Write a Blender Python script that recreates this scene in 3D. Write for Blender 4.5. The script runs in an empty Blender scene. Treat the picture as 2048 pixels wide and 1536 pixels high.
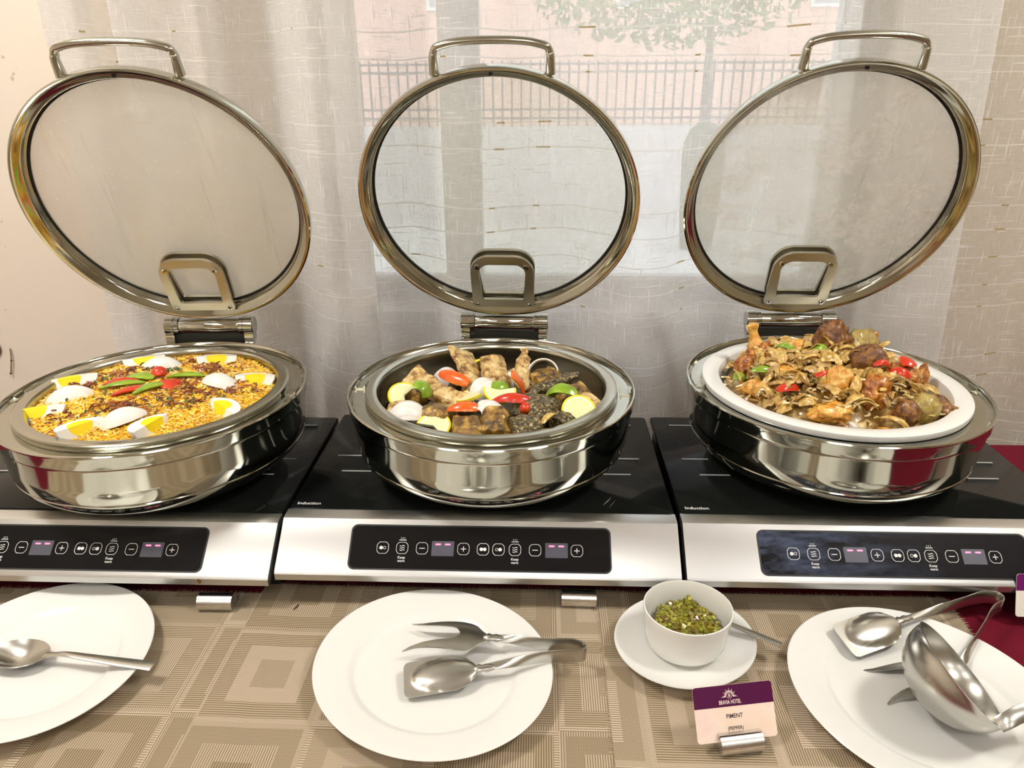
import bpy, bmesh, math, random
import numpy as np
from mathutils import Vector, Matrix, noise as mnoise

# ------------------------------------------------------------------ camera, world, light, exposure
sc = bpy.context.scene
COL = sc.collection
T = 0.75            # table top height
RIM = T + 0.22      # rim plane of the three chafing dishes
HOB = T + 0.10      # glass surface of the hobs
CAMZ = RIM + 0.41571

cam_d = bpy.data.cameras.new('camera'); cam = bpy.data.objects.new('camera', cam_d); COL.objects.link(cam)
cam_d.sensor_width = 36.0; cam_d.lens = 1451.396 / 2048 * 36.0; cam_d.clip_start = 0.02; cam_d.clip_end = 200
_r, _u, _w = (0.999297, 0.037012, -0.005981), (-0.008821, 0.387158, 0.921971), (-0.036439, 0.92127, -0.387213)
cam.matrix_world = Matrix(((_r[0], _u[0], -_w[0], 0), (_r[1], _u[1], -_w[1], 0), (_r[2], _u[2], -_w[2], CAMZ), (0, 0, 0, 1)))
sc.camera = cam

wd = bpy.data.worlds.new('sky'); sc.world = wd; wd.use_nodes = True
wd.node_tree.nodes['Background'].inputs[0].default_value = (0.86, 0.93, 1.0, 1)
wd.node_tree.nodes['Background'].inputs[1].default_value = 2.6
SPOT_LIGHT = 56.0     # the two square lamps over the ends of the buffet
ROOM_LIGHT = 7.5      # the panels further back in the room
sc.view_settings.view_transform = 'Standard'; sc.view_settings.look = 'None'
sc.view_settings.exposure = 0.62; sc.view_settings.gamma = 1.0; sc.view_settings.use_curve_mapping = False
try:
    sc.cycles.use_denoising = True
    sc.cycles.caustics_reflective = False; sc.cycles.caustics_refractive = False
    sc.cycles.max_bounces = 10; sc.cycles.transparent_max_bounces = 16
except Exception:
    pass

RND = random.Random(7)
PI = math.pi

# ------------------------------------------------------------------ object helpers
def link(o, parent=None):
    COL.objects.link(o)
    if parent is not None: o.parent = parent
    return o

def tag(o, label=None, cat=None, group=None, kind=None):
    if label: o['label'] = label
    if cat: o['category'] = cat
    if group: o['group'] = group
    if kind: o['kind'] = kind
    return o

def thing(name, label, cat, loc=(0, 0, 0), rz=0.0, group=None):
    o = link(bpy.data.objects.new(name, None)); o.empty_display_size = 0.02
    o.location = loc; o.rotation_euler = (0, 0, rz)
    return tag(o, label, cat, group)

def mesh(name, verts, faces, mat=None, smooth=True, angle=40):
    me = bpy.data.meshes.new(name)
    me.from_pydata([tuple(v) for v in verts], [], [tuple(f) for f in faces])
    if mat: me.materials.append(mat)
    fix(me, smooth, angle)
    return me

def fix(me, smooth=True, angle=40):
    bm = bmesh.new(); bm.from_mesh(me)
    bmesh.ops.recalc_face_normals(bm, faces=bm.faces)
    if smooth:
        lim = math.radians(angle)
        for f in bm.faces: f.smooth = True
        for e in bm.edges:
            e.smooth = not (len(e.link_faces) == 2 and e.calc_face_angle(0) > lim)
    bm.to_mesh(me); bm.free(); me.update()

def obj(name, me, parent=None, loc=None, rot=None, mat=None):
    if mat is not None:
        me.materials.clear(); me.materials.append(mat)
    o = link(bpy.data.objects.new(name, me), parent)
    if loc is not None: o.location = loc
    if rot is not None: o.rotation_euler = rot
    return o

class MB:
    """collects shapes into one mesh"""
    def __init__(s): s.v = []; s.f = []
    def add(s, vs, fs, M=None):
        b = len(s.v)
        for p in vs: s.v.append(tuple(M @ Vector(p)) if M is not None else tuple(p))
        for f in fs: s.f.append(tuple(i + b for i in f))
        return s
    def box(s, x0, x1, y0, y1, z0, z1, M=None):
        vs = [(x0, y0, z0), (x1, y0, z0), (x1, y1, z0), (x0, y1, z0), (x0, y0, z1), (x1, y0, z1), (x1, y1, z1), (x0, y1, z1)]
        return s.add(vs, [(0, 3, 2, 1), (4, 5, 6, 7), (0, 1, 5, 4), (1, 2, 6, 5), (2, 3, 7, 6), (3, 0, 4, 7)], M)
    def cyl(s, r, h, n=24, M=None, r2=None, z0=0.0):
        r2 = r if r2 is None else r2
        return s.lathe([(0, z0), (r, z0), (r2, z0 + h), (0, z0 + h)], n, M)
    def lathe(s, prof, n=48, M=None, closed=False):
        vs, fs, rows = [], [], []
        for r, z in prof:
            if r < 1e-7: rows.append([len(vs)]); vs.append((0, 0, z))
            else:
                rows.append(list(range(len(vs), len(vs) + n)))
                for i in range(n):
                    a = 2 * PI * i / n; vs.append((r * math.cos(a), r * math.sin(a), z))
        pairs = list(zip(rows, rows[1:])) + ([(rows[-1], rows[0])] if closed else [])
        for a, b in pairs:
            for i in range(n):
                j = (i + 1) % n
                if len(a) == 1 and len(b) == 1: continue
                if len(a) == 1: fs.append((a[0], b[i], b[j]))
                elif len(b) == 1: fs.append((a[i], b[0], a[j]))
                else: fs.append((a[i], b[i], b[j], a[j]))
        return s.add(vs, fs, M)
    def loft(s, rings, M=None, cap=True):
        """rings: list of equally long point loops"""
        n = len(rings[0]); vs = [p for r in rings for p in r]; fs = []
        for k in range(len(rings) - 1):
            for i in range(n):
                j = (i + 1) % n
                fs.append((k * n + i, k * n + j, (k + 1) * n + j, (k + 1) * n + i))
        if cap:
            fs.append(tuple(range(n))[::-1]); fs.append(tuple((len(rings) - 1) * n + i for i in range(n)))
        return s.add(vs, fs, M)
    def tube(s, pts, rad, n=12, flat=1.0, M=None, cap=True):
        P = [Vector(p) for p in pts]; rings = []; up = None
        for k, p in enumerate(P):
            t = (P[min(k + 1, len(P) - 1)] - P[max(k - 1, 0)]).normalized()
            if up is None:
                up = Vector((0, 0, 1)) if abs(t.z) < 0.9 else Vector((0, 1, 0))
            a = t.cross(up).normalized(); up = a.cross(t).normalized()
            r = rad[k] if isinstance(rad, (list, tuple)) else rad
            rings.append([p + a * (r * math.cos(2 * PI * i / n)) + up * (r * flat * math.sin(2 * PI * i / n)) for i in range(n)])
        return s.loft(rings, M, cap)
    def ribbon(s, pts, wdirs, widths, th, M=None):
        """flat metal strip: width along wdirs, thickness along the normal"""
        P = [Vector(p) for p in pts]; rings = []
        for k, p in enumerate(P):
            t = (P[min(k + 1, len(P) - 1)] - P[max(k - 1, 0)]).normalized()
            w = Vector(wdirs[k]); w = (w - t * w.dot(t)).normalized(); nn = t.cross(w)
            h = widths[k] / 2; q = th / 2
            rings.append([p + w * h + nn * q * .4, p + w * (h - q) + nn * q, p - w * (h - q) + nn * q, p - w * h + nn * q * .4,
                          p - w * h - nn * q * .4, p - w * (h - q) - nn * q, p + w * (h - q) - nn * q, p + w * h - nn * q * .4])
        return s.loft(rings, M)
    def shell(s, fn, nu, nv, th, M=None):
        """thin curved sheet with thickness; fn(u,v) with u,v in 0..1"""
        P = [[Vector(fn(i / nu, j / nv)) for j in range(nv + 1)] for i in range(nu + 1)]
        top, bot = [], []
        for i in range(nu + 1):
            for j in range(nv + 1):
                du = P[min(i + 1, nu)][j] - P[max(i - 1, 0)][j]; dv = P[i][min(j + 1, nv)] - P[i][max(j - 1, 0)]
                nn = du.cross(dv)
                nn = nn.normalized() if nn.length > 1e-12 else Vector((0, 0, 1))
                top.append(P[i][j] + nn * th / 2); bot.append(P[i][j] - nn * th / 2)
        N = len(top); W = nv + 1; fs = []
        for i in range(nu):
            for j in range(nv):
                a, b, c, d = i * W + j, (i + 1) * W + j, (i + 1) * W + j + 1, i * W + j + 1
                fs.append((a, b, c, d)); fs.append((N + d, N + c, N + b, N + a))
        edge = [i * W for i in range(nu + 1)] + [nu * W + j for j in range(1, nv + 1)] + [i * W + nv for i in range(nu - 1, -1, -1)] + [j for j in range(nv - 1, 0, -1)]
        for k in range(len(edge)):
            a, b = edge[k], edge[(k + 1) % len(edge)]
            fs.append((b, a, N + a, N + b))
        return s.add(top + bot, fs, M)
    def prism(s, outline, z0, z1, M=None):
        n = len(outline)
        return s.add([(x, y, z0) for x, y in outline] + [(x, y, z1) for x, y in outline],
                     [tuple(range(n))[::-1], tuple(range(n, 2 * n))] + [(i, (i + 1) % n, n + (i + 1) % n, n + i) for i in range(n)], M)
    def ringprism(s, outer, inner, z0, z1, M=None):
        n = len(outer)
        vs = [(x, y, z) for z in (z0, z1) for loop in (outer, inner) for x, y in loop]
        fs = []
        for i in range(n):
            j = (i + 1) % n
            fs += [(i, n + i, n + j, j), (2 * n + i, 2 * n + j, 3 * n + j, 3 * n + i), (i, j, 2 * n + j, 2 * n + i), (n + i, 3 * n + i, 3 * n + j, n + j)]
        return s.add(vs, fs, M)
    def build(s, name, mat, parent=None, smooth=True, angle=40, loc=None, rot=None):
        return obj(name, mesh(name, s.v, s.f, mat, smooth, angle), parent, loc, rot)
    def me(s, name, mat, smooth=True, angle=40): return mesh(name, s.v, s.f, mat, smooth, angle)

def rrect(w, h, r, n=6, cx=0, cy=0):
    pts = []
    for sx, sy, a0 in ((1, 1, 0), (-1, 1, 90), (-1, -1, 180), (1, -1, 270)):
        for k in range(n + 1):
            a = math.radians(a0 + 90 * k / n)
            pts.append((cx + sx * (w / 2 - r) + r * math.cos(a), cy + sy * (h / 2 - r) + r * math.sin(a)))
    return pts

def smoothpath(pts, n=6):
    """Catmull-Rom through the points"""
    P = [Vector(p) for p in pts]; P = [P[0] * 2 - P[1]] + P + [P[-1] * 2 - P[-2]]; out = []
    for k in range(1, len(P) - 2):
        for i in range(n):
            t = i / n; a, b, c, d = P[k - 1], P[k], P[k + 1], P[k + 2]
            out.append(0.5 * ((2 * b) + (c - a) * t + (2 * a - 5 * b + 4 * c - d) * t * t + (3 * b - a - 3 * c + d) * t ** 3))
    out.append(P[-2]); return out

def lerp_list(vals, n):
    out = []
    for a, b in zip(vals, vals[1:]):
        for i in range(n): out.append(a + (b - a) * i / n)
    out.append(vals[-1]); return out

def frame(o, x, y, z):
    x, y, z = Vector(x), Vector(y), Vector(z)
    return Matrix(((x.x, y.x, z.x, o[0]), (x.y, y.y, z.y, o[1]), (x.z, y.z, z.z, o[2]), (0, 0, 0, 1)))

_fonts = {}
def text_mesh(txt, size, mat, width=None):
    cu = bpy.data.curves.new('text', 'FONT'); cu.body = txt; cu.size = size; cu.align_x = 'CENTER'; cu.align_y = 'CENTER'
    cu.resolution_u = 3; cu.offset = size * .010; cu.extrude = 0.00006
    o = bpy.data.objects.new('text', cu); COL.objects.link(o)
    dg = bpy.context.evaluated_depsgraph_get()
    me = bpy.data.meshes.new_from_object(o.evaluated_get(dg))
    bpy.data.objects.remove(o); bpy.data.curves.remove(cu)
    if width and len(me.vertices):
        xs = [v.co.x for v in me.vertices]; k = width / max(1e-6, max(xs) - min(xs))
        for v in me.vertices: v.co.x *= k
    me.materials.clear(); me.materials.append(mat); me.name = 'lettering'
    return me

# ------------------------------------------------------------------ materials
def new_mat(name):
    m = bpy.data.materials.new(name); m.use_nodes = True
    nt = m.node_tree
    return m, nt, nt.nodes['Principled BSDF']

def N(nt, t, **kw):
    n = nt.nodes.new(t)
    for k, v in kw.items():
        if k.startswith('i_'): n.inputs[k[2:]].default_value = v
        else: setattr(n, k, v)
    return n

def lk(nt, a, b): nt.links.new(a, b)

def math_node(nt, op, a, b=None, c=None, clamp=False):
    n = nt.nodes.new('ShaderNodeMath'); n.operation = op; n.use_clamp = clamp
    for i, x in enumerate((a, b, c)):
        if x is None: continue
        if isinstance(x, (int, float)): n.inputs[i].default_value = x
        else: nt.links.new(x, n.inputs[i])
    return n.outputs[0]

def mix_col(nt, f, a, b):
    n = nt.nodes.new('ShaderNodeMix'); n.data_type = 'RGBA'
    if isinstance(f, (int, float)): n.inputs[0].default_value = f
    else: nt.links.new(f, n.inputs[0])
    for i, x in ((6, a), (7, b)):
        if isinstance(x, tuple): n.inputs[i].default_value = (*x[:3], 1)
        else: nt.links.new(x, n.inputs[i])
    return n.outputs[2]

def ramp(nt, fac, stops):
    n = nt.nodes.new('ShaderNodeValToRGB'); e = n.color_ramp.elements
    while len(e) < len(stops): e.new(0.5)
    for el, (p, c) in zip(e, stops): el.position = p; el.color = (*c[:3], 1)
    nt.links.new(fac, n.inputs[0]); return n.outputs[0]

def noise_tex(nt, scale, detail=3, rough=0.5, vec=None, coords='Object', dims='3D'):
    n = nt.nodes.new('ShaderNodeTexNoise'); n.inputs['Scale'].default_value = scale
    n.inputs['Detail'].default_value = detail; n.inputs['Roughness'].default_value = rough
    if vec is None:
        tc = nt.nodes.new('ShaderNodeTexCoord'); vec = tc.outputs[coords]
    nt.links.new(vec, n.inputs['Vector']); return n.outputs[0]

def scaled(nt, sx, sy, sz, coords='Object'):
    tc = nt.nodes.new('ShaderNodeTexCoord'); mp = nt.nodes.new('ShaderNodeMapping')
    mp.inputs['Scale'].default_value = (sx, sy, sz); nt.links.new(tc.outputs[coords], mp.inputs['Vector'])
    return mp.outputs[0]

def bump(nt, bsdf, h, strength=0.3, dist=0.001):
    b = nt.nodes.new('ShaderNodeBump'); b.inputs['Strength'].default_value = strength; b.inputs['Distance'].default_value = dist
    nt.links.new(h, b.inputs['Height']); nt.links.new(b.outputs[0], bsdf.inputs['Normal'])

def simple(name, col, rough=0.5, metal=0.0, spec=0.5, var=0.0, vscale=20, bumps=0.0, bscale=200, sss=0.0, coat=0.0, emit=None):
    m, nt, b = new_mat(name)
    b.inputs['Base Color'].default_value = (*col, 1); b.inputs['Roughness'].default_value = rough
    b.inputs['Metallic'].default_value = metal; b.inputs['Specular IOR Level'].default_value = spec
    if coat: b.inputs['Coat Weight'].default_value = coat; b.inputs['Coat Roughness'].default_value = 0.05
    if sss:
        b.inputs['Subsurface Weight'].default_value = sss; b.inputs['Subsurface Radius'].default_value = (0.004, 0.003, 0.002)
        b.inputs['Subsurface Scale'].default_value = 1.0
    if var:
        f = noise_tex(nt, vscale, 3)
        lk(nt, mix_col(nt, f, tuple(c * (1 - var) for c in col), tuple(min(1, c * (1 + var)) for c in col)), b.inputs['Base Color'])
    if bumps: bump(nt, b, noise_tex(nt, bscale, 2), bumps)
    if emit:
        b.inputs['Emission Color'].default_value = (*emit[:3], 1); b.inputs['Emission Strength'].default_value = emit[3]
    return m

def steel(name, col, rough, sx=1, sy=1, sz=1, var=0.08, bscale=60, bstr=0.02):
    m, nt, b = new_mat(name)
    b.inputs['Metallic'].default_value = 1.0; b.inputs['Base Color'].default_value = (*col, 1)
    f = noise_tex(nt, bscale, 4, 0.6, scaled(nt, sx, sy, sz))
    lk(nt, math_node(nt, 'MULTIPLY_ADD', f, var * 2, rough - var), b.inputs['Roughness'])
    bump(nt, b, f, bstr, 0.0006)
    return m

M_pot = steel('polished_steel', (0.50, 0.49, 0.415), 0.09, var=0.03, bscale=30, bstr=0.015)
M_rim = steel('satin_steel', (0.49, 0.475, 0.40), 0.19, var=0.06, bscale=70, bstr=0.03)
M_brush = steel('brushed_steel', (0.62, 0.62, 0.615), 0.33, 4, 160, 160, 0.07, 8, 0.03)
M_chrome = steel('chrome', (0.60, 0.59, 0.55), 0.06, var=0.02, bscale=20, bstr=0.01)
M_cut = steel('cutlery_steel', (0.52, 0.51, 0.47), 0.26, var=0.03, bscale=25, bstr=0.0)
M_brk = steel('bracket_steel', (0.52, 0.49, 0.39), 0.34, var=0.05, bscale=120, bstr=0.02)
M_holder = steel('holder_steel', (0.74, 0.72, 0.70), 0.26, 2, 120, 120, 0.08, 10, 0.04)
M_black = simple('black_plastic', (0.012, 0.012, 0.013), 0.5)
M_gasket = simple('black_gasket', (0.015, 0.015, 0.014), 0.6)
M_glass_top = simple('black_ceramic_glass', (0.008, 0.009, 0.008), 0.05, spec=0.12)
M_glass_top.node_tree.nodes['Principled BSDF'].inputs['IOR'].default_value = 1.3
M_panel = simple('black_gloss_panel', (0.007, 0.007, 0.008), 0.16, spec=0.25)
def painted_reflection_mat():  # bluish window reflection painted into the left part of the panel colour
    m, nt, b = new_mat('gloss_panel_painted_reflection')
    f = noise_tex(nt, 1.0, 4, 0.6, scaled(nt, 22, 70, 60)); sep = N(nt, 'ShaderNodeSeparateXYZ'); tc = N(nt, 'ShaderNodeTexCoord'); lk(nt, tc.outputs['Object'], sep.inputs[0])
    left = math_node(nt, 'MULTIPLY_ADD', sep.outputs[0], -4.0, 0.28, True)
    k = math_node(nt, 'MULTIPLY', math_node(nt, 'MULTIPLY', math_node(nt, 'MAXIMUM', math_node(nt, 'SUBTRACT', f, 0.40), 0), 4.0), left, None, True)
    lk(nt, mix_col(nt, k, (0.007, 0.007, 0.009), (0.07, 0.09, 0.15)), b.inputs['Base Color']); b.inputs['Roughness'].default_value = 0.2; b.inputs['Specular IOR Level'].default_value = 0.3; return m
M_panel_reflection = painted_reflection_mat()
M_print = simple('white_print', (0.78, 0.78, 0.78), 0.6)
M_printgrey = simple('grey_print', (0.42, 0.42, 0.42), 0.6)
M_disp = simple('display_window', (0.075, 0.078, 0.105), 0.35)
M_led = simple('red_led', (0.9, 0.1, 0.15), 0.4, emit=(1.0, 0.08, 0.16, 3.0))
M_china = simple('white_china', (0.79, 0.785, 0.75), 0.16, spec=0.5, coat=0.3)
M_cloth = simple('maroon_cloth', (0.125, 0.002, 0.013), 0.85, spec=0.2, var=0.12, vscale=30, bumps=0.25, bscale=900)
M_hole = simple('dark_hole', (0.01, 0.01, 0.01), 0.8)

def wall_material(name, col):
    m, nt, b = new_mat(name)
    f = noise_tex(nt, 3, 4); g = noise_tex(nt, 60, 2)
    c = mix_col(nt, f, tuple(x * 0.96 for x in col), col)
    sp = ramp(nt, noise_tex(nt, 42, 2, 0.5), [(0.0, (1, 1, 1)), (0.735, (1, 1, 1)), (0.76, (0.75, 0.7, 0.62))])
    mm = nt.nodes.new('ShaderNodeMix'); mm.data_type = 'RGBA'; mm.blend_type = 'MULTIPLY'; mm.inputs[0].default_value = 1
    lk(nt, c, mm.inputs[6]); lk(nt, sp, mm.inputs[7]); lk(nt, mm.outputs[2], b.inputs['Base Color'])
    b.inputs['Roughness'].default_value = 0.7; b.inputs['Specular IOR Level'].default_value = 0.25
    bump(nt, b, g, 0.08, 0.001); return m
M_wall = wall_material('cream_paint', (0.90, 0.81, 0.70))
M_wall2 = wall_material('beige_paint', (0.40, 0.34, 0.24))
M_ceil = simple('ceiling_paint', (0.85, 0.82, 0.76), 0.9)
M_floor = simple('floor_tile', (0.30, 0.24, 0.18), 0.35, var=0.15, vscale=3)
M_frame = simple('grey_window_frame', (0.46, 0.45, 0.43), 0.5)

def curtain_material(name, base):
    m, nt, b = new_mat(name)
    nt.nodes.remove(b)
    out = [n for n in nt.nodes if n.type == 'OUTPUT_MATERIAL'][0]
    uv = N(nt, 'ShaderNodeUVMap').outputs[0]
    def mp(sx, sy):
        q = nt.nodes.new('ShaderNodeMapping'); q.inputs['Scale'].default_value = (sx, sy, 1); lk(nt, uv, q.inputs['Vector']); return q.outputs[0]
    def nz(sx, sy, det=2): return noise_tex(nt, 1.0, det, 0.5, mp(sx, sy))
    weave_v, weave_h = nz(1100, 50), nz(50, 1000)
    slub_v, slub_h = nz(260, 16, 1), nz(14, 300, 1)
    blot = nz(6, 5, 2)
    sv = math_node(nt, 'SMOOTH_MIN', 1.0, math_node(nt, 'MULTIPLY', math_node(nt, 'MAXIMUM', math_node(nt, 'SUBTRACT', slub_v, 0.645), 0), 14), 0.05)
    sh = math_node(nt, 'SMOOTH_MIN', 1.0, math_node(nt, 'MULTIPLY', math_node(nt, 'MAXIMUM', math_node(nt, 'SUBTRACT', slub_h, 0.65), 0), 14), 0.05)
    slub = math_node(nt, 'MAXIMUM', sv, sh)
    # woven-in cross lines in pairs, with a few brown slubs on them
    sep = N(nt, 'ShaderNodeSeparateXYZ'); lk(nt, uv, sep.inputs[0])
    wob = math_node(nt, 'MULTIPLY', math_node(nt, 'SUBTRACT', nz(5, 3), 0.5), 0.022)
    v = math_node(nt, 'ADD', sep.outputs[1], wob)
    def line(per, off, hw):
        d = math_node(nt, 'ABSOLUTE', math_node(nt, 'SUBTRACT', math_node(nt, 'FRACT', math_node(nt, 'DIVIDE', math_node(nt, 'ADD', v, off), per)), 0.5))
        return math_node(nt, 'LESS_THAN', d, hw / per)
    lines = math_node(nt, 'MAXIMUM', math_node(nt, 'MAXIMUM', line(0.142, 0.03, 0.0011), line(0.142, 0.072, 0.0012)), line(0.31, 0.0, 0.001))
    thick = math_node(nt, 'MAXIMUM', math_node(nt, 'MAXIMUM', line(0.142, 0.03, 0.0014), line(0.142, 0.072, 0.0014)), line(0.31, 0.0, 0.0013))
    brown = math_node(nt, 'MULTIPLY', thick, math_node(nt, 'GREATER_THAN', nz(24, 5, 0), 0.72))
    a = math_node(nt, 'MULTIPLY_ADD', math_node(nt, 'SUBTRACT', weave_v, 0.5), 0.46, 0.75)
    a = math_node(nt, 'ADD', a, math_node(nt, 'MULTIPLY', math_node(nt, 'SUBTRACT', weave_h, 0.5), 0.45))
    a = math_node(nt, 'ADD', a, math_node(nt, 'MULTIPLY', math_node(nt, 'SUBTRACT', blot, 0.5), 0.15))
    a = math_node(nt, 'ADD', a, math_node(nt, 'MULTIPLY', slub, 0.32))
    a = math_node(nt, 'ADD', a, math_node(nt, 'MULTIPLY', lines, 0.28))
    a = math_node(nt, 'MINIMUM', math_node(nt, 'MAXIMUM', math_node(nt, 'ADD', a, brown), 0.2), 0.97)
    c = mix_col(nt, slub, base, (0.975, 0.97, 0.96))
    c = mix_col(nt, lines, c, (0.93, 0.92, 0.89))
    c = mix_col(nt, brown, c, (0.50, 0.39, 0.20))
    d = N(nt, 'ShaderNodeBsdfDiffuse'); lk(nt, c, d.inputs[0])
    t = N(nt, 'ShaderNodeBsdfTranslucent'); lk(nt, c, t.inputs[0])
    tr = N(nt, 'ShaderNodeBsdfTransparent')
    m1 = N(nt, 'ShaderNodeMixShader'); m1.inputs[0].default_value = 0.40; lk(nt, d.outputs[0], m1.inputs[1]); lk(nt, t.outputs[0], m1.inputs[2])
    m2 = N(nt, 'ShaderNodeMixShader'); lk(nt, a, m2.inputs[0]); lk(nt, tr.outputs[0], m2.inputs[1]); lk(nt, m1.outputs[0], m2.inputs[2])
    lk(nt, m2.outputs[0], out.inputs[0]); return m
M_curtain = curtain_material('sheer_voile', (0.91, 0.90, 0.88))
M_curtain2 = curtain_material('sheer_cream_voile', (0.80, 0.77, 0.69))

def lid_glass(name, fog, drops, wet=0.0):
    """glass lid with condensation: clear part + milky fog + droplets"""
    m, nt, b = new_mat(name)
    nt.nodes.remove(b); out = [n for n in nt.nodes if n.type == 'OUTPUT_MATERIAL'][0]
    n1 = noise_tex(nt, 7, 3); n2 = noise_tex(nt, 190, 2, 0.6); n3 = noise_tex(nt, 16, 4, 0.65)
    n4 = noise_tex(nt, 60, 3, 0.6, scaled(nt, 1.0, 0.10, 1))
    a = math_node(nt, 'ADD', fog, math_node(nt, 'MULTIPLY', math_node(nt, 'SUBTRACT', n1, 0.5), 0.25))
    dr = math_node(nt, 'MINIMUM', math_node(nt, 'MULTIPLY', math_node(nt, 'MAXIMUM', math_node(nt, 'SUBTRACT', n2, 0.64), 0), 8.0), 1.0)
    run = math_node(nt, 'MINIMUM', math_node(nt, 'MULTIPLY', math_node(nt, 'MAXIMUM', math_node(nt, 'SUBTRACT', n4, 0.60), 0), 6.0), 1.0)
    pat = math_node(nt, 'MINIMUM', math_node(nt, 'MULTIPLY', math_node(nt, 'MAXIMUM', math_node(nt, 'SUBTRACT', n3, 0.52), 0), 4.0), 1.0)
    clear = math_node(nt, 'MULTIPLY', run, drops)
    a = math_node(nt, 'SUBTRACT', a, math_node(nt, 'MULTIPLY', clear, 0.5))
    a = math_node(nt, 'ADD', a, math_node(nt, 'MULTIPLY', dr, drops * 0.45))
    a = math_node(nt, 'ADD', a, math_node(nt, 'MULTIPLY', pat, wet * 0.8))  # wet patches, extra white so the colour stands in for lamp glare
    a = math_node(nt, 'MINIMUM', math_node(nt, 'MAXIMUM', a, 0.04), 0.92)
    df = N(nt, 'ShaderNodeBsdfDiffuse'); df.inputs[0].default_value = (0.90, 0.89, 0.82, 1)
    tl = N(nt, 'ShaderNodeBsdfTranslucent'); tl.inputs[0].default_value = (0.93, 0.92, 0.86, 1)
    tr = N(nt, 'ShaderNodeBsdfTransparent'); tr.inputs[0].default_value = (0.93, 0.94, 0.90, 1)
    m0 = N(nt, 'ShaderNodeMixShader'); m0.inputs[0].default_value = 0.55; lk(nt, df.outputs[0], m0.inputs[1]); lk(nt, tl.outputs[0], m0.inputs[2])
    m1 = N(nt, 'ShaderNodeMixShader'); lk(nt, a, m1.inputs[0]); lk(nt, tr.outputs[0], m1.inputs[1]); lk(nt, m0.outputs[0], m1.inputs[2])
    gl = N(nt, 'ShaderNodeBsdfGlossy'); gl.inputs['Roughness'].default_value = 0.12 + 0.1 * fog
    fr = N(nt, 'ShaderNodeFresnel'); fr.inputs[0].default_value = 1.45
    bp = N(nt, 'ShaderNodeBump'); bp.inputs['Strength'].default_value = 0.25 + wet * 0.6; bp.inputs['Distance'].default_value = 0.002
    lk(nt, math_node(nt, 'ADD', n2, math_node(nt, 'MULTIPLY', n3, wet)), bp.inputs['Height']); lk(nt, bp.outputs[0], gl.inputs['Normal'])
    m2 = N(nt, 'ShaderNodeMixShader'); lk(nt, math_node(nt, 'MULTIPLY', fr.outputs[0], 0.9), m2.inputs[0]); lk(nt, m1.outputs[0], m2.inputs[1]); lk(nt, gl.outputs[0], m2.inputs[2])
    lk(nt, m2.outputs[0], out.inputs[0]); return m

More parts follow.
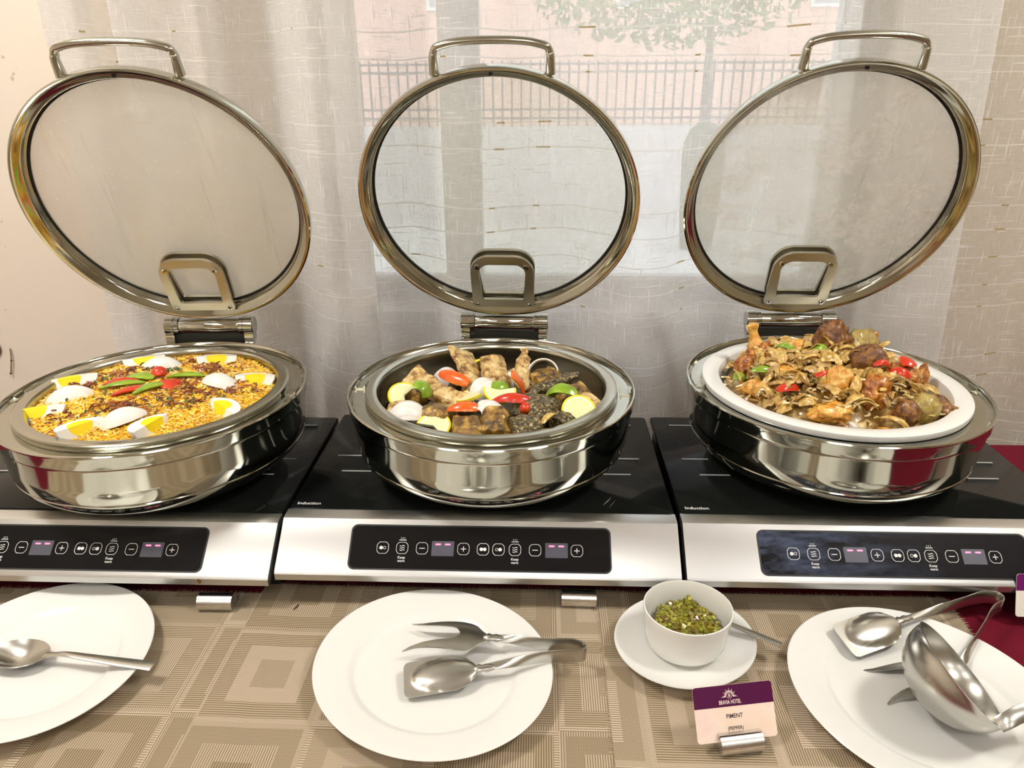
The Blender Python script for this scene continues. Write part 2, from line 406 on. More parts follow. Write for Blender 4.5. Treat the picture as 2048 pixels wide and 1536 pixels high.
def mat_weave():
    """woven placemat: cells with nested squares, each ring woven in its own direction"""
    m, nt, b = new_mat('woven_placemat')
    uv = N(nt, 'ShaderNodeUVMap').outputs[0]
    sep = N(nt, 'ShaderNodeSeparateXYZ'); lk(nt, uv, sep.inputs[0]); u, v = sep.outputs[0], sep.outputs[1]
    def cell(per_u, per_v, ou, ov):
        cu = math_node(nt, 'DIVIDE', math_node(nt, 'ADD', u, ou), per_u); cv = math_node(nt, 'DIVIDE', math_node(nt, 'ADD', v, ov), per_v)
        fu = math_node(nt, 'ABSOLUTE', math_node(nt, 'SUBTRACT', math_node(nt, 'FRACT', cu), 0.5))
        fv = math_node(nt, 'ABSOLUTE', math_node(nt, 'SUBTRACT', math_node(nt, 'FRACT', cv), 0.5))
        cid = math_node(nt, 'ADD', math_node(nt, 'MULTIPLY', math_node(nt, 'FLOOR', cu), 7.13), math_node(nt, 'MULTIPLY', math_node(nt, 'FLOOR', cv), 3.71))
        return math_node(nt, 'MAXIMUM', fu, fv), cid
    ring, cid = cell(0.132, 0.140, 0.045, 0.06)
    idx = math_node(nt, 'FLOOR', math_node(nt, 'MULTIPLY', ring, 6.6))
    wn = N(nt, 'ShaderNodeTexWhiteNoise', noise_dimensions='2D')
    cmb = N(nt, 'ShaderNodeCombineXYZ'); lk(nt, cid, cmb.inputs[0]); lk(nt, idx, cmb.inputs[1]); lk(nt, cmb.outputs[0], wn.inputs['Vector'])
    h = wn.outputs[0]
    wnb = N(nt, 'ShaderNodeTexWhiteNoise', noise_dimensions='1D'); lk(nt, cid, wnb.inputs['W'])
    par = math_node(nt, 'MODULO', idx, 2.0)
    tone = math_node(nt, 'ADD', math_node(nt, 'MULTIPLY', h, 0.45), math_node(nt, 'MULTIPLY', par, 0.42))
    tone = math_node(nt, 'ADD', tone, math_node(nt, 'MULTIPLY', math_node(nt, 'SUBTRACT', wnb.outputs[0], 0.5), 0.35))
    def stripe(co, per): return math_node(nt, 'ABSOLUTE', math_node(nt, 'SUBTRACT', math_node(nt, 'FRACT', math_node(nt, 'DIVIDE', co, per)), 0.5))
    su, sv = stripe(u, 0.0026), stripe(v, 0.0030)
    s2u, s2v = stripe(u, 0.0017), stripe(v, 0.0017)
    grid = math_node(nt, 'MULTIPLY', math_node(nt, 'GREATER_THAN', s2u, 0.2), math_node(nt, 'GREATER_THAN', s2v, 0.2))
    sel = math_node(nt, 'GREATER_THAN', h, 0.62); sel2 = math_node(nt, 'GREATER_THAN', h, 0.30)
    def pick(f, a, bb): 
        return math_node(nt, 'ADD', math_node(nt, 'MULTIPLY', a, math_node(nt, 'SUBTRACT', 1.0, f)), math_node(nt, 'MULTIPLY', bb, f))
    st = pick(sel2, math_node(nt, 'GREATER_THAN', su, 0.23), pick(sel, math_node(nt, 'GREATER_THAN', sv, 0.23), math_node(nt, 'MULTIPLY_ADD', grid, 0.75, 0.2)))
    light = mix_col(nt, tone, (0.37, 0.285, 0.190), (0.64, 0.53, 0.41))
    dark = mix_col(nt, tone, (0.155, 0.115, 0.055), (0.29, 0.225, 0.145))
    c = mix_col(nt, st, dark, light)
    lk(nt, c, b.inputs['Base Color']); b.inputs['Roughness'].default_value = 0.75; b.inputs['Specular IOR Level'].default_value = 0.25
    bump(nt, b, math_node(nt, 'ADD', su, sv), 0.4, 0.0006)
    return m
M_mat = mat_weave()
M_fringe = simple('fringe_thread', (0.55, 0.43, 0.30), 0.8, var=0.2, vscale=150)

def attr_mat(name, rough=0.45, spec=0.5, sss=0.0, coat=0.0):
    m, nt, b = new_mat(name)
    at = N(nt, 'ShaderNodeAttribute', attribute_name='Col'); lk(nt, at.outputs['Color'], b.inputs['Base Color'])
    b.inputs['Roughness'].default_value = rough; b.inputs['Specular IOR Level'].default_value = spec
    if coat: b.inputs['Coat Weight'].default_value = coat
    return m
M_attr = attr_mat('grains', 0.42)
M_attr_wet = attr_mat('wet_bits', 0.25, coat=0.4)

def food_mat(name, stops, scale=30, rough=0.35, bumps=0.5, bscale=120, detail=6, coat=0.3, nrough=0.65, vec=None, bdist=0.002):
    m, nt, b = new_mat(name)
    f = noise_tex(nt, scale, detail, nrough, vec(nt) if vec else None)
    lk(nt, ramp(nt, f, stops), b.inputs['Base Color'])
    b.inputs['Roughness'].default_value = rough; b.inputs['Coat Weight'].default_value = coat; b.inputs['Coat Roughness'].default_value = 0.2
    bump(nt, b, noise_tex(nt, bscale, 4, 0.6), bumps, bdist)
    return m
M_fish_pale = food_mat('fried_fish_belly', [(0.30, (0.05, 0.016, 0.003)), (0.40, (0.30, 0.14, 0.03)), (0.48, (0.62, 0.40, 0.13)), (0.64, (0.84, 0.67, 0.34))], 85, bumps=0.9, bscale=260, coat=.5)
M_fish_gold = food_mat('fried_fish_gold', [(0.34, (0.022, 0.009, 0.002)), (0.45, (0.15, 0.075, 0.009)), (0.55, (0.40, 0.215, 0.03)), (0.68, (0.74, 0.52, 0.15))], 80, bumps=1.0, bscale=240, coat=.5)
M_fish_skin = food_mat('fried_fish_skin', [(0.38, (0.012, 0.008, 0.002)), (0.48, (0.060, 0.040, 0.009)), (0.57, (0.20, 0.14, 0.035)), (0.66, (0.70, 0.58, 0.28))], 230, bumps=1.0, bscale=330, coat=.5)
M_chick = food_mat('roast_chicken', [(0.28, (0.08, 0.016, 0.002)), (0.43, (0.30, 0.075, 0.008)), (0.55, (0.56, 0.21, 0.022)), (0.72, (0.84, 0.48, 0.10))], 100, bumps=0.9, bscale=180, coat=.5)
M_chick_gold = food_mat('golden_chicken', [(0.28, (0.36, 0.10, 0.008)), (0.45, (0.70, 0.30, 0.03)), (0.60, (0.88, 0.54, 0.12)), (0.76, (0.92, 0.74, 0.34))], 100, bumps=0.9, bscale=180, coat=.5)
M_chick_dark = food_mat('dark_chicken', [(0.30, (0.035, 0.010, 0.003)), (0.47, (0.15, 0.05, 0.010)), (0.60, (0.32, 0.14, 0.03)), (0.74, (0.60, 0.36, 0.10))], 110, bumps=1.0, bscale=200, coat=.2)
M_olive = food_mat('braised_olive', [(0.30, (0.20, 0.12, 0.02)), (0.50, (0.38, 0.27, 0.06)), (0.72, (0.58, 0.46, 0.14))], 90, bumps=0.7, bscale=200, coat=.5)
M_gravy = food_mat('onion_gravy', [(0.30, (0.10, 0.045, 0.01)), (0.47, (0.30, 0.17, 0.04)), (0.58, (0.50, 0.34, 0.12)), (0.74, (0.72, 0.58, 0.30))], 60, bumps=0.9, bscale=90)
M_fishsauce = food_mat('dark_pan_juice', [(0.35, (0.02, 0.012, 0.004)), (0.6, (0.09, 0.05, 0.012)), (0.75, (0.20, 0.13, 0.03))], 50)
M_ricebed = food_mat('rice_bed', [(0.30, (0.30, 0.10, 0.01)), (0.5, (0.75, 0.38, 0.03)), (0.7, (0.92, 0.62, 0.10))], 90, bumps=0.7, coat=0.0)
M_egg = simple('egg_white', (0.92, 0.91, 0.87), 0.28, sss=0.15, coat=0.2)
M_yolk = simple('egg_yolk', (1.0, 0.74, 0.004), 0.6, var=0.12, vscale=120, bumps=0.3, bscale=400)
def onion_mat():
    m, nt, b = new_mat('raw_onion')
    f = noise_tex(nt, 1.0, 3, 0.5, scaled(nt, 12, 300, 40))
    lk(nt, ramp(nt, f, [(0.30, (0.70, 0.66, 0.60)), (0.50, (0.84, 0.81, 0.76)), (0.7, (0.90, 0.88, 0.84))]), b.inputs['Base Color'])
    b.inputs['Roughness'].default_value = 0.25; b.inputs['Coat Weight'].default_value = 0.3
    b.inputs['Subsurface Weight'].default_value = 0.2; b.inputs['Subsurface Radius'].default_value = (0.004, 0.004, 0.003); return m
M_onion = onion_mat()
M_cooked = food_mat('cooked_onion', [(0.28, (0.30, 0.13, 0.012)), (0.45, (0.56, 0.34, 0.07)), (0.60, (0.78, 0.58, 0.22)), (0.75, (0.90, 0.80, 0.52))], 130, bumps=0.5)
M_cooked2 = food_mat('browned_onion', [(0.28, (0.22, 0.10, 0.02)), (0.47, (0.46, 0.27, 0.08)), (0.65, (0.66, 0.46, 0.17))], 130, bumps=0.5)
M_red = food_mat('red_pepper', [(0.3, (0.50, 0.020, 0.006)), (0.6, (0.70, 0.05, 0.010)), (0.8, (0.78, 0.13, 0.02))], 30, rough=0.25, bumps=0.1, detail=2)
M_orange = food_mat('orange_red_pepper', [(0.3, (0.74, 0.08, 0.008)), (0.7, (0.86, 0.22, 0.02))], 30, rough=0.25, bumps=0.1, detail=2)
M_green = food_mat('green_pepper', [(0.3, (0.16, 0.30, 0.015)), (0.6, (0.30, 0.46, 0.03)), (0.8, (0.46, 0.58, 0.08))], 40, rough=0.25, bumps=0.1, detail=2)
M_rind = simple('lemon_rind', (0.86, 0.72, 0.04), 0.4, bumps=0.3, bscale=900)
def lemon_mat():
    m, nt, b = new_mat('lemon_flesh')
    tc = N(nt, 'ShaderNodeTexCoord'); sep = N(nt, 'ShaderNodeSeparateXYZ'); lk(nt, tc.outputs['Object'], sep.inputs[0])
    x, y = sep.outputs[0], sep.outputs[1]
    ang = math_node(nt, 'ARCTAN2', y, x); r = math_node(nt, 'SQRT', math_node(nt, 'ADD', math_node(nt, 'MULTIPLY', x, x), math_node(nt, 'MULTIPLY', y, y)))
    seg = math_node(nt, 'ABSOLUTE', math_node(nt, 'SUBTRACT', math_node(nt, 'FRACT', math_node(nt, 'MULTIPLY', ang, 9 / (2 * PI))), 0.5))
    mem = math_node(nt, 'GREATER_THAN', seg, 0.44)
    edge = math_node(nt, 'GREATER_THAN', r, 0.0185)
    pith = math_node(nt, 'MAXIMUM', mem, edge)
    f = noise_tex(nt, 160, 3)
    c = mix_col(nt, f, (0.80, 0.76, 0.30), (0.90, 0.88, 0.56))
    lk(nt, mix_col(nt, pith, c, (0.92, 0.90, 0.70)), b.inputs['Base Color'])
    b.inputs['Roughness'].default_value = 0.25; b.inputs['Coat Weight'].default_value = 0.4; return m
M_lemon = lemon_mat()

# ------------------------------------------------------------------ room shell
def struct(name, mb, mat, smooth=False):
    o = mb.build(name, mat, None, smooth); o['kind'] = 'structure'; return o
RX0, RX1, RY0, RY1, RH = -2.4, 2.9, -3.4, 1.42, 2.8
struct('floor', MB().box(RX0 - .2, RX1 + .2, RY0 - .2, RY1 + .2, -0.1, 0), M_floor)
struct('ceiling', MB().box(RX0 - .2, RX1 + .2, RY0 - .2, RY1 + .2, RH, RH + .1), M_ceil)
struct('wall_left', MB().box(RX0 - .2, RX0, RY0, RY1 + .22, 0, RH), M_wall)
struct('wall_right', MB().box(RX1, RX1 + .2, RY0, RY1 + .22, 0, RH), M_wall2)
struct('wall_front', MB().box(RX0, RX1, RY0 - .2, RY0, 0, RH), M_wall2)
WX0, WX1, WZ0, WZ1 = -0.42, 0.61, T + 0.200, 2.35
struct('wall_back', MB().box(RX0, WX0, RY1, RY1 + .2, 0, RH).box(WX1, RX1, RY1, RY1 + .2, 0, RH)
       .box(WX0, WX1, RY1, RY1 + .2, 0, WZ0).box(WX0, WX1, RY1, RY1 + .2, WZ1, RH), M_wall)
win = struct('window_1', MB().box(WX0, WX0 + .05, RY1 + .08, RY1 + .14, WZ0, WZ1).box(WX1 - .05, WX1, RY1 + .08, RY1 + .14, WZ0, WZ1)
             .box(WX0 + .05, WX1 - .05, RY1 + .08, RY1 + .14, WZ0, WZ0 + .045).box(WX0 + .05, WX1 - .05, RY1 + .08, RY1 + .14, WZ1 - .05, WZ1), M_frame)
MB().box(-.195, -.12, RY1 + .075, RY1 + .145, WZ0 + .045, WZ1 - .05).build('mullion', M_frame, win, False)
MB().box(WX0 - .03, WX1 + .03, RY1 - .02, RY1 + .08, WZ0 - .022, WZ0 + .004).build('window_sill', simple('sill_stone', (0.72, 0.70, 0.66), .4), win, False)
m_pane, nt, b = new_mat('window_pane_glass'); nt.nodes.remove(b)
tr = N(nt, 'ShaderNodeBsdfTransparent'); tr.inputs[0].default_value = (0.96, 0.98, 0.97, 1); gl = N(nt, 'ShaderNodeBsdfGlossy'); gl.inputs['Roughness'].default_value = 0.02
fr = N(nt, 'ShaderNodeFresnel'); mx = N(nt, 'ShaderNodeMixShader'); lk(nt, fr.outputs[0], mx.inputs[0]); lk(nt, tr.outputs[0], mx.inputs[1]); lk(nt, gl.outputs[0], mx.inputs[2])
lk(nt, mx.outputs[0], [n for n in nt.nodes if n.type == 'OUTPUT_MATERIAL'][0].inputs[0])
for x0, x1 in ((WX0 + .05, -.195), (-.12, WX1 - .05)):
    MB().box(x0, x1, RY1 + .105, RY1 + .111, WZ0 + .045, WZ1 - .05).build('pane', m_pane, win, False)

# ceiling light panels of the dining room
M_emit1 = simple('lamp_diffuser', (0.9, 0.88, 0.82), 0.5, emit=(1.0, 0.965, 0.90, SPOT_LIGHT))
M_emit2 = simple('light_diffuser', (0.9, 0.88, 0.82), 0.5, emit=(1.0, 0.97, 0.92, ROOM_LIGHT))
M_lframe = simple('light_frame', (0.8, 0.8, 0.8), 0.4)
def ceiling_light(x, y, h, mt, label, group):
    l = thing('ceiling_light', label, 'ceiling light', (x, y, RH), 0, group)
    MB().box(-h - .03, h + .03, -h - .03, -h, -.03, 0).box(-h - .03, h + .03, h, h + .03, -.03, 0).box(-h - .03, -h, -h, h, -.03, 0).box(h, h + .03, -h, h, -.03, 0).build('light_frame', M_lframe, l, False)
    MB().box(-h, h, -h, h, -.02, -.004).build('diffuser', mt, l, False)
ceiling_light(-1.20, .60, .17, M_emit1, 'small square ceiling lamp over the left end of the buffet', 'small lamps over the buffet')
ceiling_light(1.45, .60, .17, M_emit1, 'small square ceiling lamp over the right end of the buffet', 'small lamps over the buffet')
for y, row in ((-1.1, 'in the middle of the room'), (-2.6, 'far from the window')):
    for x, side in ((-1.35, 'left'), (0.10, 'centre'), (1.55, 'right')):
        ceiling_light(x, y, .28, M_emit2, 'square white ceiling light panel %s, %s of its row' % (row, side), 'ceiling light panels')

# ------------------------------------------------------------------ outside, seen through the sheer curtain
M_ground = simple('pale_paving', (0.50, 0.48, 0.47), 0.9, var=.1, vscale=2)
struct('ground', MB().box(-25, 30, RY1 + .25, 40, -0.35, -0.25), M_ground)
M_pink = simple('pink_render', (0.80, 0.52, 0.42), 0.9, var=.06, vscale=1)
M_lowwall = simple('pale_wall', (0.56, 0.53, 0.54), 0.9, var=.06, vscale=2)
M_iron = simple('grey_iron', (0.10, 0.10, 0.11), 0.6)
fe = thing('iron_fence', 'grey railing fence on a low wall, seen through the curtain', 'fence', (0, 9.5, -0.25))
MB().box(-4.2, 4.6, -.12, .12, 0, 1.10).build('low_wall', M_lowwall, fe, False)
barme = MB().box(-.011, .011, -.011, .011, 0, .74).me('bar', M_iron, False)
for i in range(76): obj('bar', barme, fe, (-4.15 + i * .115, 0, 1.10))
for z in (1.28, 1.20 - .02, 1.70, 1.79): MB().box(-4.2, 4.6, -.02, .02, z, z + .025).build('rail', M_iron, fe, False)
bl = thing('building', 'pink building far behind the fence outside', 'building', (3.0, 15.5, -0.25))
MB().box(-8, 8, 0, 4, 0, 7).build('wall', M_pink, bl, False)
M_wtrim = simple('white_trim', (0.85, 0.84, 0.8), .6); M_wdark = simple('outside_window_glass', (0.35, 0.38, 0.42), 0.2)
for x in (-4.8, -1.2, 2.43, 6.0):
    f = MB().box(x - .40, x + .40, -.06, .0, 2.85, 4.3).build('window', M_wtrim, bl, False)
    MB().box(x - .33, x + .33, -.075, -.06, 2.92, 4.2).build('pane', M_wdark, f, False)
def leaf_crown(name, c, rad, n, size, mat, parent, seed):
    r = random.Random(seed); mb = MB()
    for _ in range(n):
        d = Vector((r.gauss(0, 1), r.gauss(0, 1), r.gauss(0, 1))).normalized() * (r.random() ** .4)
        p = Vector((c[0] + d.x * rad[0], c[1] + d.y * rad[1], c[2] + d.z * rad[2]))
        a = Vector((r.gauss(0, 1), r.gauss(0, 1), r.gauss(0, 1))).normalized(); bq = a.orthogonal().normalized()
        s_ = size * r.uniform(.6, 1.3)
        mb.add([p - a * s_, p + bq * s_ * .5, p + a * s_, p - bq * s_ * .5], [(0, 1, 2, 3)])
    return mb.build(name, mat, parent, False)
M_leaf = simple('tree_leaf', (0.20, 0.27, 0.10), 0.6, var=.3, vscale=2); M_trunk = simple('tree_trunk', (0.16, 0.13, 0.10), 0.9)
tr_ = thing('tree', 'leafy tree with slim trunk outside, in front of the pink building', 'tree', (2.35, 11.2, -0.25))
MB().tube([(0, 0, 0), (.02, 0, 1.2), (-.02, .03, 2.3)], [.075, .06, .05], 10).build('trunk', M_trunk, tr_)
leaf_crown('crown', (-.6, 0, 2.75), (1.9, .8, .75), 1500, .085, M_leaf, tr_, 3)
M_shrub = simple('dark_shrub', (0.075, 0.09, 0.06), 0.9, var=.3, vscale=10)
sh = thing('clipped_shrub', 'round-topped dark clipped shrub standing before the railing fence outside', 'shrub', (1.62, 7.6, -0.25))
mb = MB(); mb.lathe([(0, 0), (.16, 0), (.19, .35), (.21, .9), (.20, 1.05), (.15, 1.17), (.08, 1.23), (0, 1.245)], 28)
o = mb.build('foliage', M_shrub, sh)

# ------------------------------------------------------------------ curtains
plan_fix = lambda P: [(x, min(1.395, max(1.252 if (-.66 < x < -.46 or -.16 < x < .03 or .35 < x < .53) else 1.222, 1.28 + (y - 1.28) * 1.6))) for x, y in P]
def curtain(name, plan, z0, z1, label, lean=0.0, seed=0, amp=0.004, mat=M_curtain):
    P = smoothpath([(x, y, 0) for x, y in plan], 8)
    s = [0.0]
    for a, b in zip(P, P[1:]): s.append(s[-1] + (b - a).length)
    nz = 44; vs, uv = [], []
    x_mid = 0.5 * (P[0].x + P[-1].x)
    for j in range(nz + 1):
        z = z0 + (z1 - z0) * j / nz
        for i, p in enumerate(P):
            w = mnoise.noise(Vector((p.x * 9 + seed, z * 1.6, seed))) * amp * (1.3 - .5 * j / nz)
            f = max(0.0, (p.x - x_mid) / (P[-1].x - x_mid))
            vs.append((p.x + lean * f * (1 - (z - T) / 1.3), p.y + w, z)); uv.append((s[i] * 1.0 + seed, z))
    n = len(P); fs = [(j * n + i, j * n + i + 1, (j + 1) * n + i + 1, (j + 1) * n + i) for j in range(nz) for i in range(n - 1)]
    me = mesh(name, vs, fs, mat, True, 80)
    lay = me.uv_layers.new(name='UVMap')
    for lp in me.loops: lay.data[lp.index].uv = uv[lp.vertex_index]
    return tag(obj(name, me), label, 'curtain', 'sheer curtains at the window')
plan_main = [(-.730, 1.284), (-.785, 1.280), (-.799, 1.274), (-.792, 1.266), (-.765, 1.260), (-.730, 1.262), (-.722, 1.300), (-.724, 1.350), (-.70, 1.362), (-.688, 1.345), (-.686, 1.290), (-.680, 1.264), (-.64, 1.258), (-.57, 1.266),
             (-.535, 1.256), (-.515, 1.300), (-.475, 1.318), (-.435, 1.300), (-.405, 1.268), (-.372, 1.252), (-.352, 1.245), (-.318, 1.243), (-.290, 1.251), (-.296, 1.272), (-.325, 1.279), (-.350, 1.285), (-.345, 1.296),
             (-.30, 1.305), (-.24, 1.320), (-.19, 1.300), (-.14, 1.272), (-.08, 1.278), (-.02, 1.300), (.04, 1.305), (.10, 1.284), (.15, 1.262), (.20, 1.268), (.25, 1.300), (.31, 1.312), (.37, 1.290), (.43, 1.270),
             (.47, 1.285), (.505, 1.312), (.535, 1.305), (.555, 1.280), (.60, 1.268), (.640, 1.264), (.664, 1.262), (.668, 1.268), (.655, 1.274), (.600, 1.280), (.592, 1.283)]
curtain('curtain', plan_fix(plan_main), 0.35, 2.62, 'wide sheer white curtain of slubbed voile hanging behind the three chafing dishes', lean=0.055, seed=0.0)
plan_right = [(.50, 1.345), (.56, 1.350), (.62, 1.338), (.655, 1.325), (.70, 1.330), (.745, 1.318), (.80, 1.322), (.86, 1.335), (.91, 1.350), (.96, 1.335), (1.02, 1.32), (1.10, 1.34), (1.2, 1.32), (1.3, 1.34)]
curtain('curtain', plan_right, 0.35, 2.62, 'narrow cream sheer curtain at the right edge, partly behind the wide one', seed=3.7, mat=M_curtain2)
rod = thing('curtain_rod', 'white curtain rod above the window holding both sheer curtains', 'curtain rod', (0, 1.30, 2.64))
MB().tube([(-1.0, 0, 0), (1.5, 0, 0)], .014, 16).build('pole', M_lframe, rod)
for x in (-.9, 1.4): MB().box(x - .012, x + .012, 0, .12, -.012, .012).build('bracket', M_lframe, rod, False)

# small marks on the cream wall by the left edge, the brown one built as a cord
cord = thing('brown_wall_mark', 'short thin brown mark with two dark spots on the cream wall at left, built as a cord', 'cord', (-1.136, RY1 - .003, T + .082))
MB().tube(smoothpath([(.008, 0, .030), (.005, -.001, .008), (-.001, -.001, -.012), (-.006, 0, -.028)], 4), .0013, 8).build('cord_strand', simple('brown_cord', (.33, .22, .11), .8), cord)
for x, z in ((.004, .003), (-.006, -.027)): MB().lathe([(0, -.0022), (.002, -.001), (.002, .001), (0, .0022)], 10, Matrix.Translation((x, -.001, z))).build('knot', simple('dark_knot', (.06, .045, .025), .8), cord)
hk = thing('wall_hook_disc', 'round metal disc on the cream wall, cut by the left edge', 'wall fitting', (-1.172, RY1, T + .112), 0)
MB().lathe([(0, .004), (.020, .004), (.023, .002), (.023, 0), (0, 0)], 32, Matrix.Rotation(PI / 2, 4, 'X')).build('disc_plate', M_brk, hk)

# ------------------------------------------------------------------ table
TX0, TX1, TY0, TY1 = -1.25, 1.35, 0.36, 1.235
tb = thing('buffet_table', 'long buffet table hidden under the maroon cloth', 'table', (0.05, 0.8, 0))
MB().box(TX0 - .03, TX1 - .07, TY0 - .78, TY1 - .82, T - .035, T - .006).build('tabletop', simple('table_wood', (.35, .22, .12), .5), tb, False)
for sx in (-1.2, 1.2):
    for sy in (-.36, .36): MB().box(sx - .025, sx + .025, sy - .025, sy + .025, 0, T - .035).build('leg', M_black, tb, False)
mb = MB()
vs, fs = [], []
ring = rrect(TX1 - TX0, TY1 - TY0, .02, 4, (TX0 + TX1) / 2, (TY0 + TY1) / 2)
n = len(ring)
for z, grow in ((T, -.004), (T - .002, 0), (T - .25, .004), (T - .55, .008)):
    for i, (x, y) in enumerate(ring):
        wv = 0 if z > T - .01 else .006 * math.sin(i * 2.1) * (T - z) * 2
        cx, cy = (TX0 + TX1) / 2, (TY0 + TY1) / 2
        vs.append((x + math.copysign(grow + wv, x - cx), y + math.copysign(min(grow, .004) if y > cy else grow + wv, y - cy), z))
for k in range(3):
    for i in range(n): fs.append((k * n + i, k * n + (i + 1) % n, (k + 1) * n + (i + 1) % n, (k + 1) * n + i))
fs.append(tuple(range(n)))
tag(mb.add(vs, fs).build('tablecloth', M_cloth), 'maroon tablecloth covering the whole buffet table', 'tablecloth')

# ------------------------------------------------------------------ placemats
def placemat(x0, x1, y0, y1, z, label, seed, uoff, sag=None, fr_left=False, fr_right=False):
    r = random.Random(seed); nx, ny = 30, 20; vs, uv, fs = [], [], []
    p = thing('placemat', label, 'placemat', (0, 0, 0), 0, 'woven placemats under the plates')
    def h(x, y):
        e = (sag(x, y) if sag else 0)
        return z + e
    th = 0.0012
    for layer in (0, 1):
        for j in range(ny + 1):
            for i in range(nx + 1):
                x = x0 + (x1 - x0) * i / nx; y = y0 + (y1 - y0) * j / ny
                vs.append((x, y, h(x, y) + (th if layer == 0 else 0))); uv.append((x - x0 + uoff[0], y - y1 + uoff[1]))
    W = nx + 1; NN = W * (ny + 1)
    for j in range(ny):
        for i in range(nx):
            a = j * W + i; fs.append((a, a + 1, a + W + 1, a + W)); fs.append((NN + a + W, NN + a + W + 1, NN + a + 1, NN + a))
    ed = [i for i in range(W)] + [j * W + nx for j in range(1, ny + 1)] + [ny * W + i for i in range(nx - 1, -1, -1)] + [j * W for j in range(ny - 1, 0, -1)]
    for k in range(len(ed)): a, b = ed[k], ed[(k + 1) % len(ed)]; fs.append((b, a, NN + a, NN + b))
    me = mesh('woven_fabric', vs, fs, M_mat, True, 60)
    lay = me.uv_layers.new(name='UVMap')
    for lp in me.loops: lay.data[lp.index].uv = uv[lp.vertex_index]
    obj('woven_fabric', me, p)
    mb = MB()
    def strand(x, y, dx, dy):
        L = r.uniform(.003, .0075); j = r.uniform(-.35, .35)
        ex, ey = dx + (j if dx == 0 else 0), dy + (j if dy == 0 else 0)
        w = .00035; zz = h(min(max(x, x0), x1), min(max(y, y0), y1)) + th * .5
        px, py = -ey * w, ex * w
        q = (x + ex * L, y + ey * L, zz + r.uniform(0, .0012))
        mb.add([(x + px, y + py, zz), (x - px, y - py, zz), (x, y, zz + w * 2), q], [(0, 1, 2), (0, 3, 1), (1, 3, 2), (2, 3, 0)])
    x = x0
    while x < x1: strand(x, y1, 0, 1); x += r.uniform(.0012, .0026)
    for flag, xx, d in ((fr_left, x0, -1), (fr_right, x1, 1)):
        if flag:
            y = y0
            while y < y1: strand(xx, y, d, 0); y += r.uniform(.0014, .0030)
    mb.build('fringe', M_fringe, p, False)['kind'] = 'stuff'
    return p
ss = lambda t: max(0, min(1, t)) ** 2 * (3 - 2 * max(0, min(1, t)))
placemat(-.86, -.335, .462, .776, T + .0006, 'left tan woven placemat under the plate with the serving spoon', 1, (.02, .0), None)
placemat(-.368, .092, .468, .795, T + .0006, 'middle tan woven placemat under the plate with the fork tongs', 2, (.09, .03),
         lambda x, y: .0014 * (1 - ss((x + .335) / .03)), False, False)
placemat(.080, .537, .474, .794, T + .0006, 'right tan woven placemat with frayed edges under the bowl and saucer', 3, (.05, .07),
         lambda x, y: .0014 * (1 - ss((x - .092) / .03)), True, True)
MATZ = T + .0019

